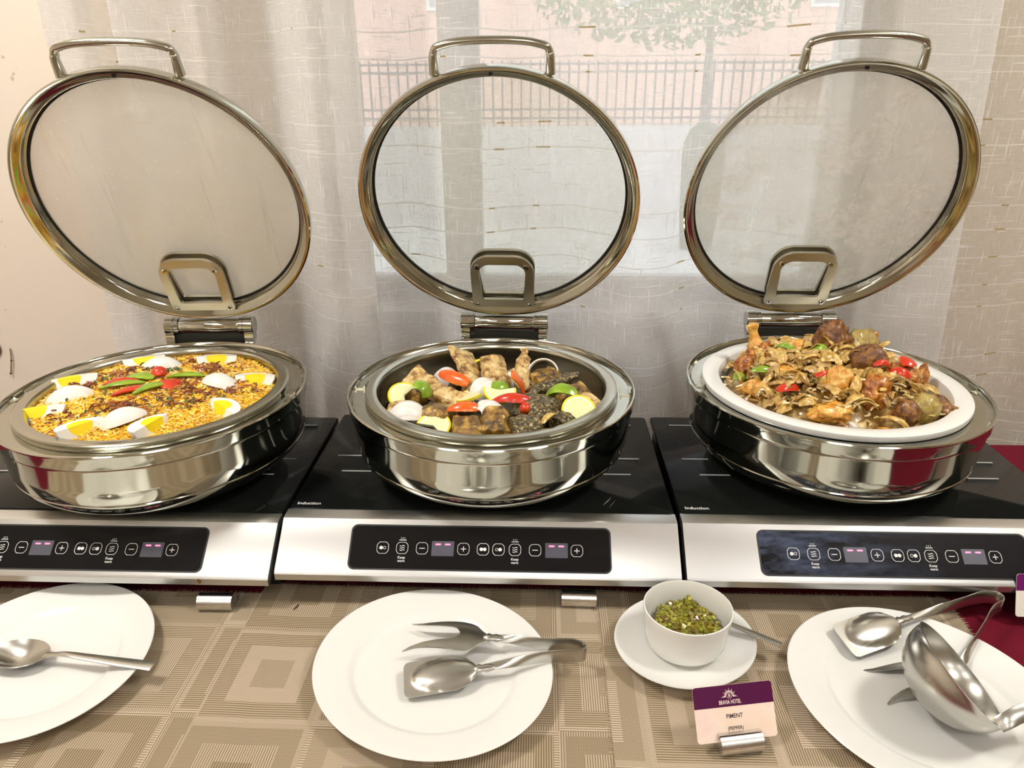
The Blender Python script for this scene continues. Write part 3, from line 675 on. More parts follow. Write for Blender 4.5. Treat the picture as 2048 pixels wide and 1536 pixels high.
# ------------------------------------------------------------------ induction hobs
def induction_hob(cx, yf, width, label, seed, stain=False, painted_reflection=False):
    h = thing('induction_hob', label, 'induction hob', (cx, yf, T), 0, 'induction hobs in a row')
    w = width / 2; D = 0.30
    def prof_box(outline, mat, name, x0=-w, x1=w, parent=h):
        return MB().loft([[(x0, y, z) for y, z in outline], [(x1, y, z) for y, z in outline]]).build(name, mat, parent, True, 20)
    # black recessed base
    prof_box([(-.026, .004), (D - .01, .004), (D - .01, .090), (-.010, .090), (-.026, .050)], M_black, 'base', -w + .006, w - .006)
    for sx in (-w + .05, w - .05):
        for y in (.03, D - .04): MB().cyl(.014, .005, 16, Matrix.Translation((sx, y, 0))).build('foot', M_black, h)
    # steel front: flat strip, rounded shoulder, sloping face, lip
    pr = [(.002, .0985), (-.014, .0985), (-.0190, .0975), (-.0220, .0950), (-.0735, .0530), (-.0760, .0490), (-.0757, .0400), (-.0700, .0390), (-.0300, .060), (-.014, .084), (.002, .088)]
    prof_box(pr, M_brush, 'steel_front')
    # glass top
    g = MB().loft([[(x, y, z) for x, y in rrect(2 * w - .0015, D - .0005, .006, 4, 0, D / 2 + .001)] for z in (.0905, .0985)]
                  + [[(x, y, .0995) for x, y in rrect(2 * w - .003, D - .002, .006, 4, 0, D / 2 + .001)]]).build('glass_top', M_glass_top, h, True, 50)
    zt = .09955
    def flatbox(name, x0, x1, y0, y1, mat): return MB().box(x0, x1, y0, y1, zt - .0002, zt + .0001).build(name, mat, g, False)
    for s in (-1, 1):
        for x0, x1, y in ((.192, .232, .151), (.170, .214, .103), (.150, .176, .200), (.192, .232, .268)):
            a, b = sorted((s * x0, s * x1)); flatbox('zone_mark', a, b, y, y + .0032, M_printgrey)
    tm = text_mesh('Induction', .0092, M_print, .032); o = obj('lettering', tm, g, (-w + .025, .014, zt)); 
    # control panel on the slope; a = along x, s = down the slope
    P0 = Vector((.0030, -.0220, .0950)); dn = Vector((0, -.0515, -.0420)).normalized(); nn = Vector((0, -.0420, .0515)).normalized()
    def F(a, s, lift=0.0):
        o = P0 + dn * s + nn * lift; return frame((a + o.x, o.y, o.z), (1, 0, 0), -dn, nn)
    MB().ringprism(rrect(.3405, .0600, .0085), rrect(.3365, .0560, .0070), -.001, .0007, F(0, .0335)).build('panel_edge', M_black, h, True)
    cp = MB().prism(rrect(.3370, .0565, .0070), -.001, .0005, F(0, .0335)).build('control_panel', M_panel_reflection if painted_reflection else M_panel, h, True)
    L = .00062
    S = .0345
    def octo(mb, a, r=.0078, t=.00055):
        def pts(q): 
            o = []
            for sx, sy in ((1, 1), (-1, 1), (-1, -1), (1, -1)):
                c = [(sx * q, sy * q * .42), (sx * q * .86, sy * q * .72), (sx * q * .55, sy * q)]
                o += c if sx * sy > 0 else c[::-1]
            return o
        mb.ringprism(pts(r), pts(r - t), 0, .0001, F(a, S, L))
    def disc(mb, a, r, hollow=False, off=0):
        c = [(math.cos(2 * PI * i / 16) * r, math.sin(2 * PI * i / 16) * r) for i in range(16)]
        if hollow: mb.ringprism(c, [(x * .75, y * .75) for x, y in c], 0, .0001, F(a, S + off, L))
        else: mb.prism(c, 0, .0001, F(a, S + off, L))
    def bar(mb, a, s, wx, hy): mb.prism([(-wx / 2, -hy / 2), (wx / 2, -hy / 2), (wx / 2, hy / 2), (-wx / 2, hy / 2)], 0, .0001, F(a, s, L))
    def button(a, kind):
        mb = MB(); octo(mb, a)
        if kind == '+': bar(mb, a, S, .0068, .0009); bar(mb, a, S - .0020, .0009, .0027); bar(mb, a, S + .0020, .0009, .0027)
        if kind == '-': bar(mb, a, S, .0072, .0009)
        if kind == 'ao': disc(mb, a - .0021, .0023); disc(mb, a + .0024, .0020, True)
        if kind == 'oo': disc(mb, a - .0022, .0023); disc(mb, a + .0022, .0023)
        if kind == 'oa': disc(mb, a - .0024, .0020, True); disc(mb, a + .0021, .0023)
        if kind == 'w':
            for ds in (-.0028, 0, .0028):
                for q in range(6):
                    t0 = -.0032 + q * .00107; bar(mb, a + t0 + .0005, S + ds + .00055 * math.sin(q * 1.25), .0012, .0008)
        mb.build('button', M_print, cp, False)
        if kind == 'w':
            for txt, ds in (('Keep', .0125), ('warm', .0168)):
                o = obj('lettering', text_mesh(txt, .0046, M_print, .0095), cp); o.matrix_local = F(a, S + ds, L)
            m2 = MB(); bar(m2, a, S - .0105, .0092, .0009)
            for q in (-.0022, 0, .0022): bar(m2, a + q, S - .0130, .0005, .0022)
            m2.build('heat_symbol', M_print, cp, False)
    for a, kd in ((-.1265, 'ao'), (-.101, 'w'), (-.075, '-'), (-.021, '+'), (.0045, 'oo'), (.0246, 'oa'), (.046, 'w'), (.0720, '-'), (.126, '+')): button(a, kd)
    for a in (-.048, .0997):
        d = MB().prism(rrect(.0290, .0195, .0006, 2), 0, .0001, F(a, S, L)).build('display', M_disp, cp, False)
        for q in (-.0062, .0062):
            mb = MB(); mb.prism(rrect(.0072, .0019, .0008, 2), 0, .0002, F(a + q, S - .0055, L + .0001)); mb.build('digit_dash', M_led, d, False)
    if stain: MB().lathe([(0, .0006), (.0022, .0003), (.0028, 0), (0, 0)], 14, frame((.262 - .09, -.0762, .046), (1, 0, 0), (0, 0, 1.4), (0, -1, 0))).build('brown_drip', simple('brown_drip', (.16, .09, .01), .3), h)
    return h
HW = .5220
induction_hob(-.6035, .819, HW, 'left induction hob under the dish of yellow rice', 1, True)
induction_hob(-.0775, .832, HW, 'middle induction hob under the dish of fish', 2)
induction_hob(.4515, .834, HW, 'right induction hob under the dish of chicken, with a bluish reflection painted on its control panel', 3, False, True)

# ------------------------------------------------------------------ chafing dishes
DISH = [(-.5558, .9570, -.05965, 66.8), (-.0691, .9865, .04061, 66.6), (.4336, 1.0082, .01868, 68.2)]
LIDR = .2129
def chafing_dish(i, label, glassmat):
    cx, cy, ph, th = DISH[i]
    d = thing('chafing_dish', label, 'chafing dish', (cx, cy, HOB), -ph, 'round chafing dishes with open glass lids')
    Z = lambda z: z + .12     # local: rim plane at .12 above hob
    outer = [(0, -.1005), (.150, -.1005), (.172, -.094), (.1790, -.060), (.1800, -.012), (.1805, -.0075), (.184, -.0068), (.2020, -.0066), (.2045, -.0045), (.2055, -.0012), (.2072, .0008), (.2090, .0006), (.2101, -.0010), (.2098, -.0040),
             (.2090, -.0060), (.2086, -.0170), (.2076, -.0190), (.2056, -.0200), (.2058, -.0212), (.2052, -.0235), (.2030, -.052), (.2000, -.0725), (.1990, -.0740), (.1985, -.0752), (.1992, -.0765), (.1975, -.0810),
             (.1880, -.0930), (.1700, -.1060), (.1500, -.1145), (.1380, -.1185), (0, -.1195)]
    MB().lathe([(r, Z(z)) for r, z in outer], 128).build('base_pan', M_pot, d, True, 30)
    MB().lathe([(0, .0004), (.136, .0004), (.138, .0020), (0, .0030)], 48).build('foot_plate', M_black, d)
    # small support lugs in the rim channel
    for a in (-PI + .02, -.02):
        Mx = Matrix.Rotation(a, 4, 'Z')
        MB().box(.1870, .2030, -.011, .011, Z(-.0066), Z(-.0045), Mx).box(.1870, .1895, -.011, .011, Z(-.0045), Z(-.0012), Mx).box(.2000, .2030, -.011, .011, Z(-.0045), Z(-.0012), Mx).build('rim_lug', M_rim, d, False)
    # hinge
    hy, hz = .2229, Z(.0253)
    RX = Matrix.Translation((0, hy, hz)) @ Matrix.Rotation(PI / 2, 4, 'Y')
    MB().lathe([(0, -.051), (.0128, -.051), (.0132, -.050), (.0132, .050), (.0128, .051), (0, .051)], 32, RX).build('hinge_barrel', M_chrome, d, True, 30)
    for s in (-1, 1):
        p = [(0, .0515), (.0145, .0515), (.0150, .0520), (.0150, .0585), (.0140, .0588), (.0140, .0600), (.0155, .0603), (.0155, .0745), (.0145, .0757), (0, .0757)]
        MB().lathe([(r, s * z) for r, z in p], 32, RX).build('hinge_collar', M_chrome, d, True, 30)
        x0, x1 = sorted((s * .060, s * .0745))
        ys = [(hy - .009, hz + .003), (hy - .013, hz - .010), (hy - .014, hz - .026), (hy - .026, hz - .034), (hy - .012, hz - .034), (hy + .006, hz - .024), (hy + .011, hz - .008), (hy + .010, hz + .003)]
        MB().loft([[(x0, y, z) for y, z in ys], [(x1, y, z) for y, z in ys]]).build('hinge_arm', M_chrome, d, True, 30)
    MB().box(-.0600, .0600, hy - .006, hy + .014, hz - .036, hz - .0142).box(-.020, .022, hy - .0068, hy - .006, hz - .0215, hz - .0195).build('hinge_damper', simple('dark_damper', (.035, .036, .030), .35), d, False)
    # lid, hinged open and leaning over the food
    t = math.radians(th)
    dirv = Vector((0, -math.cos(t), math.sin(t))); nv = Vector((0, math.sin(t), math.cos(t)))
    c = Vector((0, hy, hz)) + dirv * .22796
    LM = frame(c, (1, 0, 0), dirv, nv)
    # local lid frame: x right, y up the lid, z outward (away from the food)
    ringp = [(.2052, .0022), (.2085, .0002), (.2110, -.0008), (.2128, .0002), (.2134, .0024), (.2129, .0060), (.2120, .0150), (.2095, .0225), (.2040, .0275), (.1990, .0290), (.1945, .0288),
             (.1930, .0265), (.1940, .0215), (.1952, .0190), (.1958, .0130), (.1975, .0085), (.2005, .0060), (.2030, .0046)]
    lr = MB().lathe(ringp, 144, None, True).build('lid_ring', M_pot, d, True, 30); lr.matrix_local = LM
    gk = MB().lathe([(.1922, .0206), (.1950, .0206), (.1950, .0240), (.1922, .0240)], 96, None, True).build('gasket', M_gasket, d, True); gk.matrix_local = LM
    gp = [(.1950 * math.sin(a), .0225 + .007 * (1 - (math.sin(a)) ** 2)) for a in [PI / 2 * k / 14 for k in range(15)]]
    lg = MB().lathe(gp[:0:-1] + [(0, .0295)], 96).build('lid_glass', glassmat, d, True, 60); lg.matrix_local = LM
    hole = MB().cyl(.0030, .001, 16, Matrix.Translation((0, .2040, .0030)) @ Matrix.Rotation(.5, 4, 'X'), z0=-.0007).build('vent_hole', M_hole, d); hole.matrix_local = LM
    # handle: feet on the ring's outer side
    path = []
    fx, y0, y1 = .0785, .1960, .2300
    zf = .0215
    left = [(-fx, y0, zf), (-fx, y0 + .02, zf + .001), (-fx + .001, y1 - .008, zf + .003)]
    corner = [(-fx + .004, y1 - .001, zf + .003), (-fx + .012, y1 + .0025, zf + .003)]
    half = left + corner + [(-.048, y1 + .0065, zf + .003), (-.018, y1 + .0085, zf + .003)]
    pts = half + [(-x, y, z) for x, y, z in half[::-1]]
    P = smoothpath(pts, 5); rad = []
    for p in P: rad.append(.0052 if abs(p.x) < fx - .003 else .0050 + .0022 * max(0, min(1, (y1 - p.y) / (y1 - y0))))
    hd = MB().tube(P, rad, 16, 1.25).build('lid_handle', M_rim, d, True, 60); hd.matrix_local = LM
    # hinge bracket on the inside of the lid: rounded frame with four screws
    def brk(wb, wt, yb, yt, r):
        pts = []; n = 8
        for sx, sy, a0 in ((1, 1, 0), (-1, 1, 90), (-1, -1, 180), (1, -1, 270)):
            w_, y_ = (wt, yt) if sy > 0 else (wb, yb)
            rr = r if sy > 0 else r * .22
            for k in range(n + 1):
                a = math.radians(a0 + 90 * k / n); pts.append((sx * (w_ - rr) + rr * math.cos(a), y_ - sy * rr + rr * math.sin(a)))
        return pts
    b = MB().ringprism(brk(.0525, .0520, -0.1945, -0.0905, .032), brk(.0350, .0385, -0.1790, -0.1065, .018), .0005, .0062)
    bo = b.build('hinge_bracket', M_brk, d, True, 40); bo.matrix_local = LM
    b = MB().ringprism(brk(.0515, .0535, -0.1830, -0.0875, .033), brk(.0345, .0400, -0.1760, -0.1035, .018), .0140, .0200)
    bo2 = b.build('bracket_backing', M_brk, d, True, 40); bo2.matrix_local = LM
    for x, y, r in ((-.0400, -.1110, .0052), (.0400, -.1110, .0052), (-.0440, -.1895, .0042), (.0440, -.1895, .0042)):
        s_ = MB().lathe([(.0012, -.0016), (r * .85, -.0018), (r, -.0006), (r, .001), (0, .001)], 20, Matrix.Translation((x, y, .0005))).build('screw', M_chrome, d, True, 30); s_.matrix_local = LM
        s_ = MB().cyl(.0015, .0006, 6, Matrix.Translation((x, y, -.0012))).build('screw_socket', M_hole, d, False); s_.matrix_local = LM
    return d
G_left = lid_glass('fogged_lid_glass', 0.64, 0.25)
G_mid = lid_glass('speckled_lid_glass', 0.15, 0.6)
G_right = lid_glass('wet_lid_glass', 0.44, 0.6, 0.9)
chafing_dish(0, 'steel chafing dish holding yellow rice, lid glass milky with steam', G_left)
chafing_dish(1, 'steel chafing dish holding fried fish, lid glass nearly clear', G_mid)
chafing_dish(2, 'steel chafing dish holding chicken in a white dish, lid glass dripping wet', G_right)

# food pans that lift out
def food_pan(i, label):
    cx, cy = DISH[i][:2]
    p = [(.1842, -.0064), (.1846, -.0030), (.1838, .0012), (.1818, .0026), (.1800, .0030), (.1708, .0030), (.1680, .0022), (.1662, .0000), (.1650, -.0040), (.1640, -.030), (.1620, -.055), (.1560, -.062), (0, -.0625),
         (0, -.0640), (.1575, -.0635), (.1640, -.055), (.1655, -.012), (.1665, -.0064), (.178, -.0064)]
    mb = MB().lathe(p, 128)
    return tag(mb.build('food_pan', M_rim, None, True, 30, (cx, cy, RIM)), label, 'food pan', 'steel food pans')
food_pan(0, 'round steel insert pan filled with yellow rice'); food_pan(1, 'round steel insert pan filled with fish pieces')
cx2, cy2 = DISH[2][:2]
pd = thing('porcelain_dish', 'round white porcelain insert dish with a broad rim, full of chicken', 'dish', (cx2 - .002, cy2, RIM))
p = [(.1840, -.0060), (.1850, -.0020), (.1842, .0018), (.1820, .0030), (.1640, .0026), (.1600, .0012), (.1575, -.0030), (.1530, -.030), (.1450, -.052), (.130, -.058), (0, -.058), (0, -.064), (.140, -.064), (.157, -.050), (.1660, -.010), (.1690, -.0060)]
MB().lathe(p, 128).build('dish_body', M_china, pd, True, 30)
MB().shell(lambda u, v: (.018 * math.sin((u - .5) * 4.0) - .004, -.148 + .296 * u, -.058 + .062 * v + .006 * v * math.cos((u - .5) * 6)), 30, 4, .006).build('divider', M_china, pd, True, 50)

# ------------------------------------------------------------------ food helpers
def colour_mesh(me, cols):
    """one colour per vertex"""
    a = me.color_attributes.new('Col', 'FLOAT_COLOR', 'POINT')
    a.data.foreach_set('color', np.array([(*c, 1.0) for c in cols], dtype=np.float32).ravel())

def petal_fn(L, W, bl, bc, sharp=1.0, twist=0.0):
    def f(u, v):
        x = (u - .5) * L; w = W * (max(0.0, math.sin(PI * (.03 + .94 * u))) ** sharp); y = (v - .5) * w
        z = bl * (1 - (2 * u - 1) ** 2) + bc * (1 - (2 * v - 1) ** 2) * (w / W)
        a = twist * (u - .5)
        return (x, y * math.cos(a) - z * math.sin(a) * .3, z + y * math.sin(a))
    return f

def place_item(name, me, label, cat, loc, rot, group=None):
    o = obj(name, me, None, loc, rot); return tag(o, label, cat, group)

def lumpy(size, seed, amp=.25, freq=2.2, sub=3, mat=None, name='lump', squash=None):
    bm = bmesh.new(); bmesh.ops.create_icosphere(bm, subdivisions=sub, radius=1.0)
    for v in bm.verts:
        p = v.co.copy(); k = 1 + amp * mnoise.noise(p * freq * .5 + Vector((seed * 3.7, 0, 0))) + amp * .5 * mnoise.noise(p * freq + Vector((0, seed * 2.3, 0))) + amp * .45 * mnoise.noise(p * freq * 2.2 + Vector((seed, seed, 0))) + amp * .3 * mnoise.noise(p * freq * 4.5 + Vector((0, seed, seed)))
        v.co = Vector((p.x * size[0], p.y * size[1], p.z * size[2])) * k
        if squash: v.co.z += squash * v.co.x * v.co.x
    me = bpy.data.meshes.new(name); bm.to_mesh(me); bm.free(); me.materials.append(mat)
    for f in me.polygons: f.use_smooth = True
    return me

# ------------------------------------------------------------------ left dish: yellow rice with eggs
CX0, CY0 = DISH[0][:2]
def rice_z(x, y):
    r = math.hypot(x, y) / .163
    return -.010 + .009 * (1 - r * r) + .0035 * mnoise.noise(Vector((x * 28, y * 28, 1.7)))
rg = random.Random(11)
vs, fs, cols = [], [], []
nr, na = 22, 72
vs.append((0, 0, rice_z(0, 0) - .001))
for k in range(1, nr + 1):
    for i in range(na):
        a = 2 * PI * i / na; r = .1635 * k / nr; x, y = r * math.cos(a), r * math.sin(a)
        vs.append((x, y, rice_z(x, y) - .001))
for i in range(na):
    fs.append((0, 1 + i, 1 + (i + 1) % na))
    for k in range(1, nr): fs.append((1 + (k - 1) * na + i, 1 + k * na + i, 1 + k * na + (i + 1) % na, 1 + (k - 1) * na + (i + 1) % na))
rows = len(vs)
cols = [(.78, .42, .04)] * rows
PAL = [((.98, .58, .022), 6), ((.98, .68, .06), 5), ((.98, .78, .22), 3), ((.94, .44, .02), 3), ((.98, .88, .50), 2), ((.60, .20, .02), 1)]
pal = [c for c, n_ in PAL for _ in range(n_)]
for _ in range(12500):
    r = .162 * math.sqrt(rg.random()); a = rg.random() * 2 * PI; x, y = r * math.cos(a), r * math.sin(a)
    z = rice_z(x, y) + rg.uniform(-.0005, .0028)
    yaw = rg.random() * 2 * PI; pit = rg.gauss(0, .35); L = rg.uniform(.0042, .0066); w = rg.uniform(.0008, .0012)
    d = Vector((math.cos(yaw) * math.cos(pit), math.sin(yaw) * math.cos(pit), math.sin(pit)))
    s_ = d.cross(Vector((0, 0, 1))).normalized() * w; up = s_.cross(d).normalized() * w; p = Vector((x, y, z)); bnd = up * rg.uniform(-.5, 1.2)
    b0 = len(vs)
    vs += [tuple(p + d * L), tuple(p + s_ + bnd), tuple(p + up + bnd), tuple(p - s_ + bnd), tuple(p - up + bnd), tuple(p - d * L)]
    fs += [(b0, b0 + 1, b0 + 2), (b0, b0 + 2, b0 + 3), (b0, b0 + 3, b0 + 4), (b0, b0 + 4, b0 + 1), (b0 + 5, b0 + 2, b0 + 1), (b0 + 5, b0 + 3, b0 + 2), (b0 + 5, b0 + 4, b0 + 3), (b0 + 5, b0 + 1, b0 + 4)]
    zone = mnoise.noise(Vector((x * 22, y * 22, 9))); c = pal[rg.randrange(len(pal))]
    k = 1 + .16 * zone + rg.uniform(-.10, .10); c = tuple(min(1, q * k) for q in c)
    cols += [c] * 6
me = bpy.data.meshes.new('yellow_rice'); me.from_pydata(vs, [], fs); me.materials.append(M_attr); colour_mesh(me, cols)
for p in me.polygons: p.use_smooth = p.index < na * nr
tag(obj('yellow_rice', me, None, (CX0, CY0, RIM)), 'bed of yellow and orange long grain rice in the left pan', 'rice', None, 'stuff')

# browned onion shreds and herb flecks scattered over the rice
def strands(name, centres, n, cpal, seed, L0, L1, w, label, cat, zfn, origin, spread, flat=False, lift=.0024):
    r = random.Random(seed); vs, fs, cols = [], [], []
    for _ in range(n):
        c = centres[r.randrange(len(centres))]; sp = spread * (c[2] if len(c) > 2 else 1)
        x, y = c[0] + r.gauss(0, sp), c[1] + r.gauss(0, sp * .8)
        if math.hypot(x, y) > .153: continue
        yaw = r.random() * 2 * PI; cur = r.uniform(-2.2, 2.2); L = r.uniform(L0, L1); z = zfn(x, y) + lift + r.uniform(-.001, .003)
        n_ = 5; pz = r.uniform(-.0015, .003); col = cpal[r.randrange(len(cpal))]; k = r.uniform(.7, 1.25); col = tuple(min(1, q * k) for q in col)
        px, py = x, y; b0 = len(vs)
        for i in range(n_):
            t = i / (n_ - 1); ang = yaw + cur * t; ww = w * (.5 + math.sin(PI * (.1 + .8 * t)))
            nx, ny = -math.sin(ang), math.cos(ang); zz = z + pz * math.sin(PI * t)
            vs += [(px + nx * ww, py + ny * ww, zz - w * .4), (px, py, zz + w * .9), (px - nx * ww, py - ny * ww, zz - w * .4)]; cols += [col] * 3
            px += math.cos(ang) * L / n_; py += math.sin(ang) * L / n_
            if i:
                q = b0 + (i - 1) * 3
                fs += [(q, q + 3, q + 4, q + 1), (q + 1, q + 4, q + 5, q + 2), (q + 2, q + 5, q + 3, q)]
    me = bpy.data.meshes.new(name); me.from_pydata(vs, [], fs); me.materials.append(M_attr_wet); colour_mesh(me, cols); fix(me, True, 70)
    return tag(obj(name, me, None, origin), label, cat, None, 'stuff')
strands('fried_onion_shreds', [(-.085, .075), (-.055, .100), (-.07, .03, .8), (.03, .095, .9), (.05, .085), (.062, -.002, 1.3), (.09, .0, 1.3), (.04, .006), (.115, .005), (-.04, -.06), (-.02, -.055), (.03, -.05, 1.4), (-.10, .05, 1.5), (.08, -.04, 1.6),
                               (.0, .02, 2), (.12, .05), (-.09, -.09, 1.4), (.05, .06, 1.5), (.0, .12, 1.0), (-.12, .02, .8)], 460,
        [(.18, .035, .010), (.30, .075, .016), (.40, .13, .025), (.12, .03, .010)], 5, .010, .024, .0011, 'dark fried onion shreds scattered over the yellow rice', 'fried onion', rice_z, (CX0, CY0, RIM), .013)
strands('herb_flecks', [(-.10, .045), (-.055, .085), (-.03, .075), (-.015, .08), (.0, -.07, 2), (.05, -.04, 2), (-.08, -.03, 2), (.1, -.03, 1.5), (.11, .06), (-.03, -.09, 2)], 200,
        [(.05, .09, .02), (.09, .13, .03), (.16, .18, .04)], 6, .004, .009, .0013, 'chopped green herb flecks sprinkled over the yellow rice', 'herbs', rice_z, (CX0, CY0, RIM), .011)

def egg_meshes():
    """a wedge of boiled egg: long axis x, cut faces upward; yolk stands a hair proud of the cuts"""
    def wedge(half, rad, a0, a1, nx, na_, yoff=0, egg=.12):
        mb = MB(); rows = []
        vs, fs = [], []
        for i in range(nx + 1):
            t = -1 + 2 * i / nx; x = half * math.sin(t * PI / 2); rr = rad * math.sqrt(max(0, 1 - (x / half) ** 2)) * (1 - egg * x / half)
            vs.append((x, 0, 0))
            for k in range(na_ + 1):
                a = a0 + (a1 - a0) * k / na_; vs.append((x, rr * math.cos(a), rr * math.sin(a)))
        W = na_ + 2
        for i in range(nx):
            for k in range(W):
                a, b = i * W + k, i * W + (k + 1) % W
                fs.append((a, b, b + W, a + W))
        mb.add(vs, fs); return mb
    # quarter egg resting on its curved side: arc centred downwards
    c = -PI / 2; h = math.radians(52)
    return wedge(.0265, .0195, c - h, c + h, 14, 10).me('egg_white', M_egg, True, 45), wedge(.0135, .0128, c - h - .035, c + h + .035, 10, 10, egg=0).me('yolk', M_yolk, True, 45)
EW, EY = egg_meshes()
eggs = [(-.143, .030, 24, -28, -2, 'egg quarter at the left rim of the rice, behind an onion petal', -.006), (-.126, -.076, 10, -22, -4, 'egg quarter at the far left of the rice, nearest the left edge', -.007),
        (-.036, -.133, 62, 36, 4, 'egg quarter at the front of the rice with a large exposed yolk', 0), (.052, -.124, 78, -40, 2, 'egg quarter at the front right of the rice, white back turned left', .005),
        (.123, -.068, -40, -36, 4, 'egg quarter at the right front rim of the rice', -.004), (.128, .042, -4, -30, 0, 'egg quarter at the right rear rim of the rice', 0),
        (.036, .122, 12, -30, 2, 'egg quarter at the back right of the rice, near the hinge', 0), (-.082, .118, 30, 10, 2, 'small egg quarter at the back of the rice, half buried', 0)]
for x, y, yaw, roll, pit, lab, yo in eggs:
    e = thing('egg_quarter', lab, 'egg', (CX0 + x, CY0 + y, RIM + rice_z(x, y) + .0135), 0, 'egg quarters on the rice')
    e.scale = (1.18, 1.18, 1.18); e.rotation_euler = (math.radians(abs(roll) * .8 + 4), math.radians(pit), math.radians(yaw))
    obj('egg_white', EW, e); obj('yolk', EY, e, (yo, 0, .0001))

PET = MB().shell(petal_fn(.062, .040, .006, .012, .62), 18, 10, .0022).me('onion_petal', M_onion, True, 60)
for x, y, z, rx, ry, yaw, s_, lab in ((-.122, -.020, 0, 8, -5, 30, 1.0, 'white raw onion petal at the left of the rice, in front of an egg'), (.002, -.102, 0, 6, -8, 38, .95, 'white raw onion petal at the front of the rice between two eggs'),
                             (.080, .026, 0, 0, 6, -18, .95, 'white raw onion petal at the right of the rice'), (-.044, .100, 0, 0, 4, 14, .95, 'white raw onion petal at the back of the rice, near the hinge')):
    o = place_item('onion_petal', PET, lab, 'onion', (CX0 + x, CY0 + y, RIM + rice_z(x, y) + .001), tuple(math.radians(a) for a in (rx, ry, yaw)), 'raw onion petals on the rice'); o.scale = (s_,) * 3
def pepper_strip(L, W, mat, bl=.004, bc=.003, sharp=.7, tw=.3): return MB().shell(petal_fn(L, W, bl, bc, sharp, tw), 14, 6, .0024).me('pepper_strip', mat, True, 60)
peps = [('green', M_green, -.048, .040, -8, .044, .017, .55, 'green pepper strip at the back left of the red and green rosette on the rice'), ('red', M_red, -.066, .018, 8, .050, .012, .8, 'thin red pepper strip at the far left of the rosette on the rice'),
        ('green', M_green, -.060, .010, 22, .058, .010, .8, 'thin curved green pepper strip between two red ones on the rice'), ('red', M_red, -.034, -.010, 40, .052, .016, .8, 'bright red pepper strip pointing to the front left on the rice'),
        ('green', M_green, -.010, -.006, 55, .046, .017, .5, 'green pepper strip pointing to the front of the rice'), ('green', M_green, .018, .046, 2, .058, .012, .8, 'long green pepper strip at the back right of the rosette on the rice'),
        ('red', M_red, .009, .014, -35, .036, .022, .4, 'broad red pepper piece at the right of the rosette on the rice')]
for kind, mt, x, y, yaw, L, W, sh_, lab in peps:
    place_item('pepper_strip', pepper_strip(L * 1.08, W * 1.45, mt, sharp=sh_), lab, 'pepper', (CX0 + x, CY0 + y, RIM + rice_z(x, y) + .003), (math.radians(RND.uniform(-8, 8)), math.radians(RND.uniform(-5, 5)), math.radians(yaw)), 'pepper pieces on the rice')
tm = thing('tomato_half', 'small halved red cherry tomato at the back of the pepper rosette on the rice', 'tomato', (CX0 - .024, CY0 + .052, RIM + .004))
MB().lathe([(0, .011), (.006, .0098), (.0105, .006), (.0118, .001), (.0108, -.001), (0, -.001)], 20).build('skin', M_red, tm)
MB().lathe([(0, -.0005), (.006, -.0002), (.0075, -.0014), (0, -.002)], 16, Matrix.Translation((0, -.004, .002))).build('pulp', M_orange, tm)

# ------------------------------------------------------------------ middle dish: fried fish
CX1, CY1 = DISH[1][:2]
mb = MB(); vs, fs = [(0, 0, -.040)], []
for k in range(1, 13):
    for i in range(48):
        a = 2 * PI * i / 48; r = .161 * k / 12; vs.append((r * math.cos(a), r * math.sin(a), -.044 + .006 * mnoise.noise(Vector((r * math.cos(a) * 40, r * math.sin(a) * 40, 0)))))
for i in range(48):
    fs.append((0, 1 + i, 1 + (i + 1) % 48))
    for k in range(1, 12): fs.append((1 + (k - 1) * 48 + i, 1 + k * 48 + i, 1 + k * 48 + (i + 1) % 48, 1 + (k - 1) * 48 + (i + 1) % 48))
tag(mb.add(vs, fs).build('pan_juice', M_fishsauce, None, True, 60, (CX1, CY1, RIM)), 'dark oily juice lying under the fish pieces in the middle pan', 'sauce', None, 'stuff')

def fish_mesh(L, w0, w1, h0, h1, seed, mat, tail=False, skew=0.0, name='fish_piece'):
    """loft along x from head end (x=0, w0,h0) to far end (x=L, w1,h1)"""
    n, m = 30, 30; rings = []
    for i in range(n + 1):
        t = i / n
        w = w0 + (w1 - w0) * t; h = h0 + (h1 - h0) * t
        if tail: w = w0 + (w1 - w0) * ss((t - .45) / .55) - w0 * .35 * math.sin(PI * min(1, t / .75)) * .6; h = h0 * (1 - t) ** .8 + h1 * t
        cap = min(1, math.sin(PI * min(.5, (t + .015) * 5 / 2)) if t < .2 else 1); cap2 = min(1, math.sqrt(max(0.0, (1 - t) * 9 + .06))) if not tail else 1
        k = max(.12, cap) * max(.15, cap2); ring_ = []
        for j in range(m):
            a = 2 * PI * j / m; ca, sa = math.cos(a), math.sin(a)
            y = .5 * w * k * math.copysign(abs(ca) ** .7, ca); z = .5 * h * k * math.copysign(abs(sa) ** .75, sa)
            p = Vector((L * t + (.004 * mnoise.noise(Vector((j, seed, 0))) * (2.2 if tail and t > .9 else 1)), y + skew * math.sin(t * 3), z))
            q = p * 70 + Vector((seed * 5.1, 0, 0)); d = .0040 * mnoise.noise(q * .6) + .0030 * mnoise.noise(q * 1.7) + .0012 * mnoise.noise(q * 4)
            ring_.append(p + Vector((0, ca, sa)) * d * (1 if h * k > .006 else .3))
        rings.append(ring_)
    me = MB().loft(rings).me(name, mat, True, 55); return me
